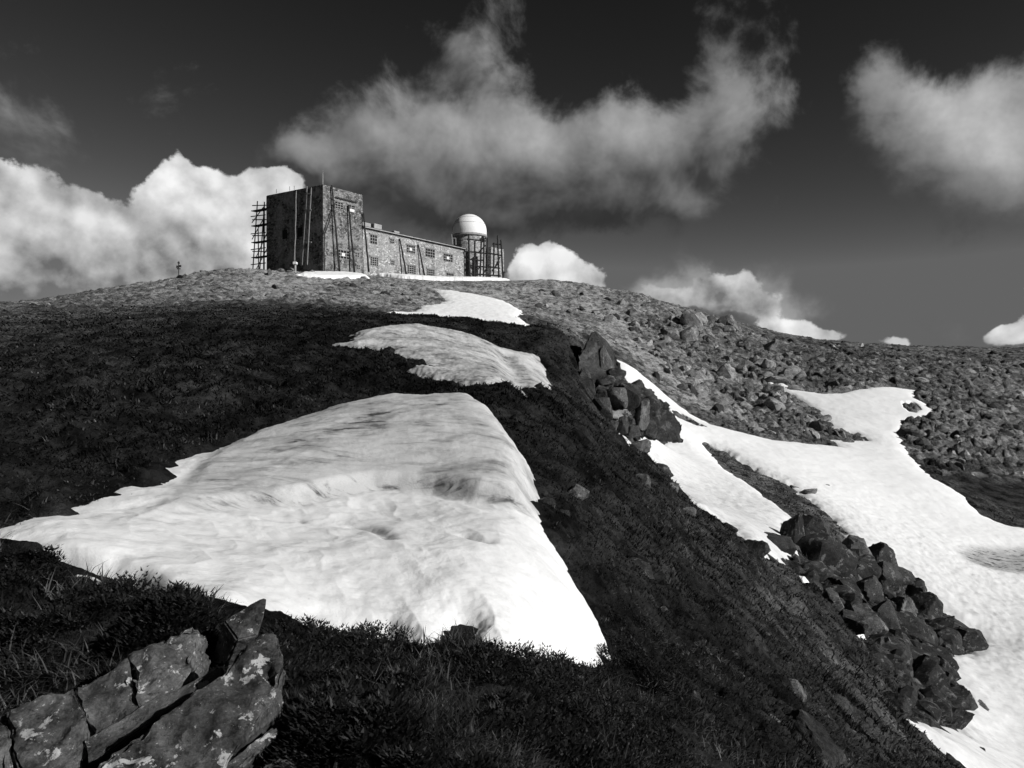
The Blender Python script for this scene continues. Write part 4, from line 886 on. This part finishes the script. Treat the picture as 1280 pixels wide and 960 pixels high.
MB().lathe([(.2, top - .25), (.24, top - .05), (.1, top + .18)], 8).build('finial', M_IRON, e); MB().box(-.36, .36, -.03, .03, top - 1.35, top - 1.15).build('sign_board', M_IRON, e)
for i, (u, v, w, h, lab) in enumerate([(352,339,12,10,'round dark stone heap nearest the scaffolding at the tower foot'),(363,339,10,11,'round stone heap beside the capped post'),(384,339,10,9,'pale stone heap at the tower foot beside the snow'),(391,338,9,12,'tallest pale stone lump by the tower corner'),(455,345,8,6,'dark stone at the bottom of the joint between tower and wing'),(258,342,16,6,'flat rock step on the crest beside the signpost'),(288,343,14,6,'low rock on the crest between signpost and tower')]):
    o = put_rock('stone', VAR_S[i + 3], u, v, w, h, loc=at(u, v + h * .3, 159), depth=1); o.location.z = float(hbase(o.location.x, o.location.y)) + .2; tag(o, lab, 'stone', 'stones on the crest by the building')

# ------------------------------------------------------------------ light
SA, SE = R(64), R(29)
sv = Vector((math.sin(SA) * math.cos(SE), -math.cos(SA) * math.cos(SE), math.sin(SE)))
sd = bpy.data.lights.new('sun', 'SUN'); sd.energy = 4.7; sd.angle = R(.5); sd.color = (1, .995, .985)
so = bpy.data.objects.new('sun', sd); COL.objects.link(so); so.rotation_euler = (-sv).to_track_quat('-Z', 'Y').to_euler(); so.location = (60, -40, 60)

# ------------------------------------------------------------------ sky: Nishita seen through a red filter, with clouds
w = bpy.data.worlds.new('World'); scene.world = w; w.use_nodes = True; nt = w.node_tree; N = NT(nt)
bg = nt.nodes['Background']; STR = .1; bg.inputs['Strength'].default_value = STR
sky = N.n('ShaderNodeTexSky', sky_type='NISHITA'); sky.sun_disc = False; sky.sun_elevation = SE; sky.sun_rotation = math.atan2(sv.x, sv.y); sky.altitude = 2000; sky.air_density = 1.0; sky.dust_density = .4; sky.ozone_density = 1
ss = N.n('ShaderNodeSeparateColor'); nt.links.new(sky.outputs[0], ss.inputs[0]); red = N.m('MINIMUM', N.m('MULTIPLY', N.m('POWER', N.m('MULTIPLY', ss.outputs[0], STR), 2.2), 2.15 / STR), .125 / STR)
tc = N.n('ShaderNodeTexCoord').outputs['Generated']; sx = N.n('ShaderNodeSeparateXYZ'); nt.links.new(tc, sx.inputs[0])
az = N.m('ARCTAN2', sx.outputs[0], sx.outputs[1]); el = N.m('ARCSINE', sx.outputs[2])
cx = N.n('ShaderNodeCombineXYZ'); nt.links.new(az, cx.inputs[0]); nt.links.new(el, cx.inputs[1]); Pp = cx.outputs[0]
def azel(u, v):
    x, y, z = ray(u, v); return math.atan2(x, y), math.asin(z / math.sqrt(x * x + y * y + z * z))
def field(V, blobs):
    acc = None
    for (u, v, rx, ry, wt) in blobs:
        a, e = azel(u, v)
        d = N.vm('MULTIPLY', N.vm('SUBTRACT', V, (a, e, 0)), (F / rx, F / ry, 0))
        q = N.m('MULTIPLY', N.m('EXPONENT', N.m('MULTIPLY', N.vm('DOT_PRODUCT', d, d), -1.0)), wt)
        acc = q if acc is None else N.m('ADD', acc, q)
    return acc
CUM = [(30,385,220,34,.8),(30,345,170,42,.7),(0,270,48,40,.62),(60,290,50,40,.5),(122,284,34,26,.5),(120,320,70,40,.4),(230,230,34,30,.72),(258,256,44,34,.62),(210,300,70,48,.62),(320,275,56,44,.5),(356,228,30,20,.66),(345,320,100,55,.8),(230,350,140,30,.6),(-80,300,120,90,1),(-300,330,200,60,1),
       (682,328,36,26,.78),(705,345,42,24,.7),(740,356,30,14,.5),(655,350,40,26,.55),(826,374,34,14,.66),(905,354,46,18,.62),(880,380,70,16,.55),(955,378,40,16,.5),(985,405,36,11,.72),(1015,414,34,8,.75),(1122,425,18,9,.72),(1255,424,22,10,.7),(1262,418,14,9,.5),(1500,400,160,40,.8)]
SOFT = [(450,165,70,50,.62),(560,180,110,55,.85),(650,195,110,50,.9),(760,190,100,45,.9),(840,165,85,45,.85),(915,125,52,50,.85),(890,65,34,40,.5),(575,45,60,60,.5),(625,60,40,60,.36),(385,215,46,40,.5),(395,190,45,26,.55),(540,255,120,45,.72),(650,265,130,40,.66),(760,245,80,40,.5),(425,215,50,40,.5),(835,240,60,34,.45),
        (1165,140,55,30,.68),(1215,175,70,40,.8),(1262,212,70,46,.85),(1110,115,45,30,.45),(1080,130,30,45,.4),(1270,95,50,40,.45),(1150,215,50,45,.4),(1345,200,100,70,.75),(10,130,60,80,.42),(60,190,80,40,.33),(1040,200,22,18,.32),
        (825,372,46,22,.95),(905,362,66,34,.95),(970,388,54,26,.8),(1240,412,50,20,.5),(860,255,40,26,.4)]
TONE = [(826,376,50,24,-.16),(905,365,80,34,-.26),(950,380,40,18,-.2),(60,385,200,26,-.12),(150,340,80,36,-.22),(30,365,120,30,-.16),(290,335,60,40,-.20),(150,365,120,24,-.2),(70,290,24,50,-.18),(228,235,40,30,.14),(125,270,36,24,.10),(690,325,36,18,.15)]
GLOW = [(825,370,44,22,.20),(905,358,60,34,.12),(975,392,40,22,.16),(1205,165,60,40,.22),(1265,215,60,46,.22),(590,155,60,34,.06),(910,120,40,46,.04),(660,185,70,26,.05)]
warp = N.vm('SUBTRACT', N.noise(Pp, 7.0, 5, .6, 0, True), (.5, .5, .5)); PW = N.vm('ADD', Pp, N.vm('MULTIPLY', warp, (.10, .085, 0)))
def cum_d(V):
    n_ = N.noise(V, 20.0, 9, .62); bl = N.voro(N.vm('ADD', V, N.vm('SCALE', N.vm('SUBTRACT', N.noise(V, 30, 4, .6, 0, True), (.5, .5, .5)), .03)), 26.0)
    return N.m('ADD', N.m('MULTIPLY', N.m('SUBTRACT', n_, .5), .95), N.m('MULTIPLY', N.m('SUBTRACT', .45, bl), .42))
def soft_d(V, d=10, r=.62): return N.m('MULTIPLY', N.m('SUBTRACT', N.noise(V, 10.5, d, r, .25), .5), 2.1)
PWc = N.vm('ADD', Pp, N.vm('MULTIPLY', warp, (.05, .04, 0)))
off = (.016, .020, 0)
cm, cm2 = field(PWc, CUM), None
dc = N.m('ADD', cm, cum_d(Pp)); ac = N.mr(dc, .34, .49)
def billow(V, sc):
    q = N.vm('ADD', V, N.vm('SCALE', N.vm('SUBTRACT', N.noise(V, sc * 1.3, 3, .6, 0, True), (.5, .5, .5)), .022))
    nd = N.n('ShaderNodeTexVoronoi', feature='SMOOTH_F1'); N.sock(q, nd.inputs['Vector']); nd.inputs['Scale'].default_value = sc; nd.inputs['Smoothness'].default_value = .35
    return nd.outputs['Distance']
def puff(V): return N.m('ADD', N.m('ADD', N.m('MULTIPLY', billow(V, 17.0), -1.0), N.m('MULTIPLY', billow(V, 42.0), -.45)), N.m('MULTIPLY', N.noise(V, 30.0, 6, .6), .5))
sh1 = N.m('SUBTRACT', puff(Pp), puff(N.vm('ADD', Pp, (.012, .014, 0))))
big = N.m('SUBTRACT', cm, field(N.vm('ADD', PWc, (.03, .055, 0)), CUM))
bc = N.m('MULTIPLY_ADD', sh1, .55, .46); bc = N.m('MULTIPLY_ADD', N.m('MINIMUM', N.m('MAXIMUM', big, -.5), .6), .42, bc)
bc = N.m('ADD', bc, N.mr(N.m('SUBTRACT', dc, cm), -.35, .35, -.10, .10, 'LINEAR'))
bc = N.m('ADD', bc, field(PWc, TONE)); bc = N.m('MAXIMUM', N.m('MINIMUM', bc, .90), .18)
bc = N.m('MULTIPLY', bc, N.mr(N.noise(Pp, 5.0, 4, .6), .3, .7, .78, 1.12))
sm = field(PW, SOFT); ds = N.m('ADD', sm, soft_d(Pp)); Po = N.vm('ADD', Pp, (.022, .018, 0)); ds2 = N.m('ADD', N.m('SUBTRACT', field(N.vm('ADD', PW, (.02, .03, 0)), SOFT), sm), N.m('SUBTRACT', soft_d(Po, 4, .55), soft_d(Pp, 4, .55)))
as_ = N.m('MULTIPLY', N.mr(ds, .20, .92), .95)
bs = N.m('MAXIMUM', N.m('MULTIPLY_ADD', ds2, -.20, .155), .06)
bs = N.m('MULTIPLY', bs, N.mr(el, azel(640, 300)[1], azel(640, 160)[1], .6, 1.0)); gl = field(PW, GLOW); bs = N.m('MULTIPLY', N.m('ADD', bs, gl), N.mr(N.noise(Pp, 9, 5, .6), .3, .7, .8, 1.2))
bs = N.m('MINIMUM', bs, .62)
out = N.mix(as_, red, N.m('DIVIDE', bs, STR)); out = N.mix(ac, out, N.m('DIVIDE', bc, STR))
front = N.mr(sx.outputs[1], -.1, .15); out = N.mix(front, red, out)
nt.links.new(N.grey(out), bg.inputs['Color'])
w.cycles.sampling_method = 'MANUAL'; w.cycles.sample_map_resolution = 1024

vs = scene.view_settings; vs.view_transform = 'Standard'; vs.look = 'None'; vs.exposure = 0; vs.gamma = 1; vs.use_curve_mapping = False
scene.render.engine = 'CYCLES'; scene.cycles.max_bounces = 4; scene.cycles.diffuse_bounces = 1
scene.cycles.use_denoising = True; scene.cycles.use_adaptive_sampling = True; scene.cycles.adaptive_threshold = .03; scene.cycles.adaptive_min_samples = 24
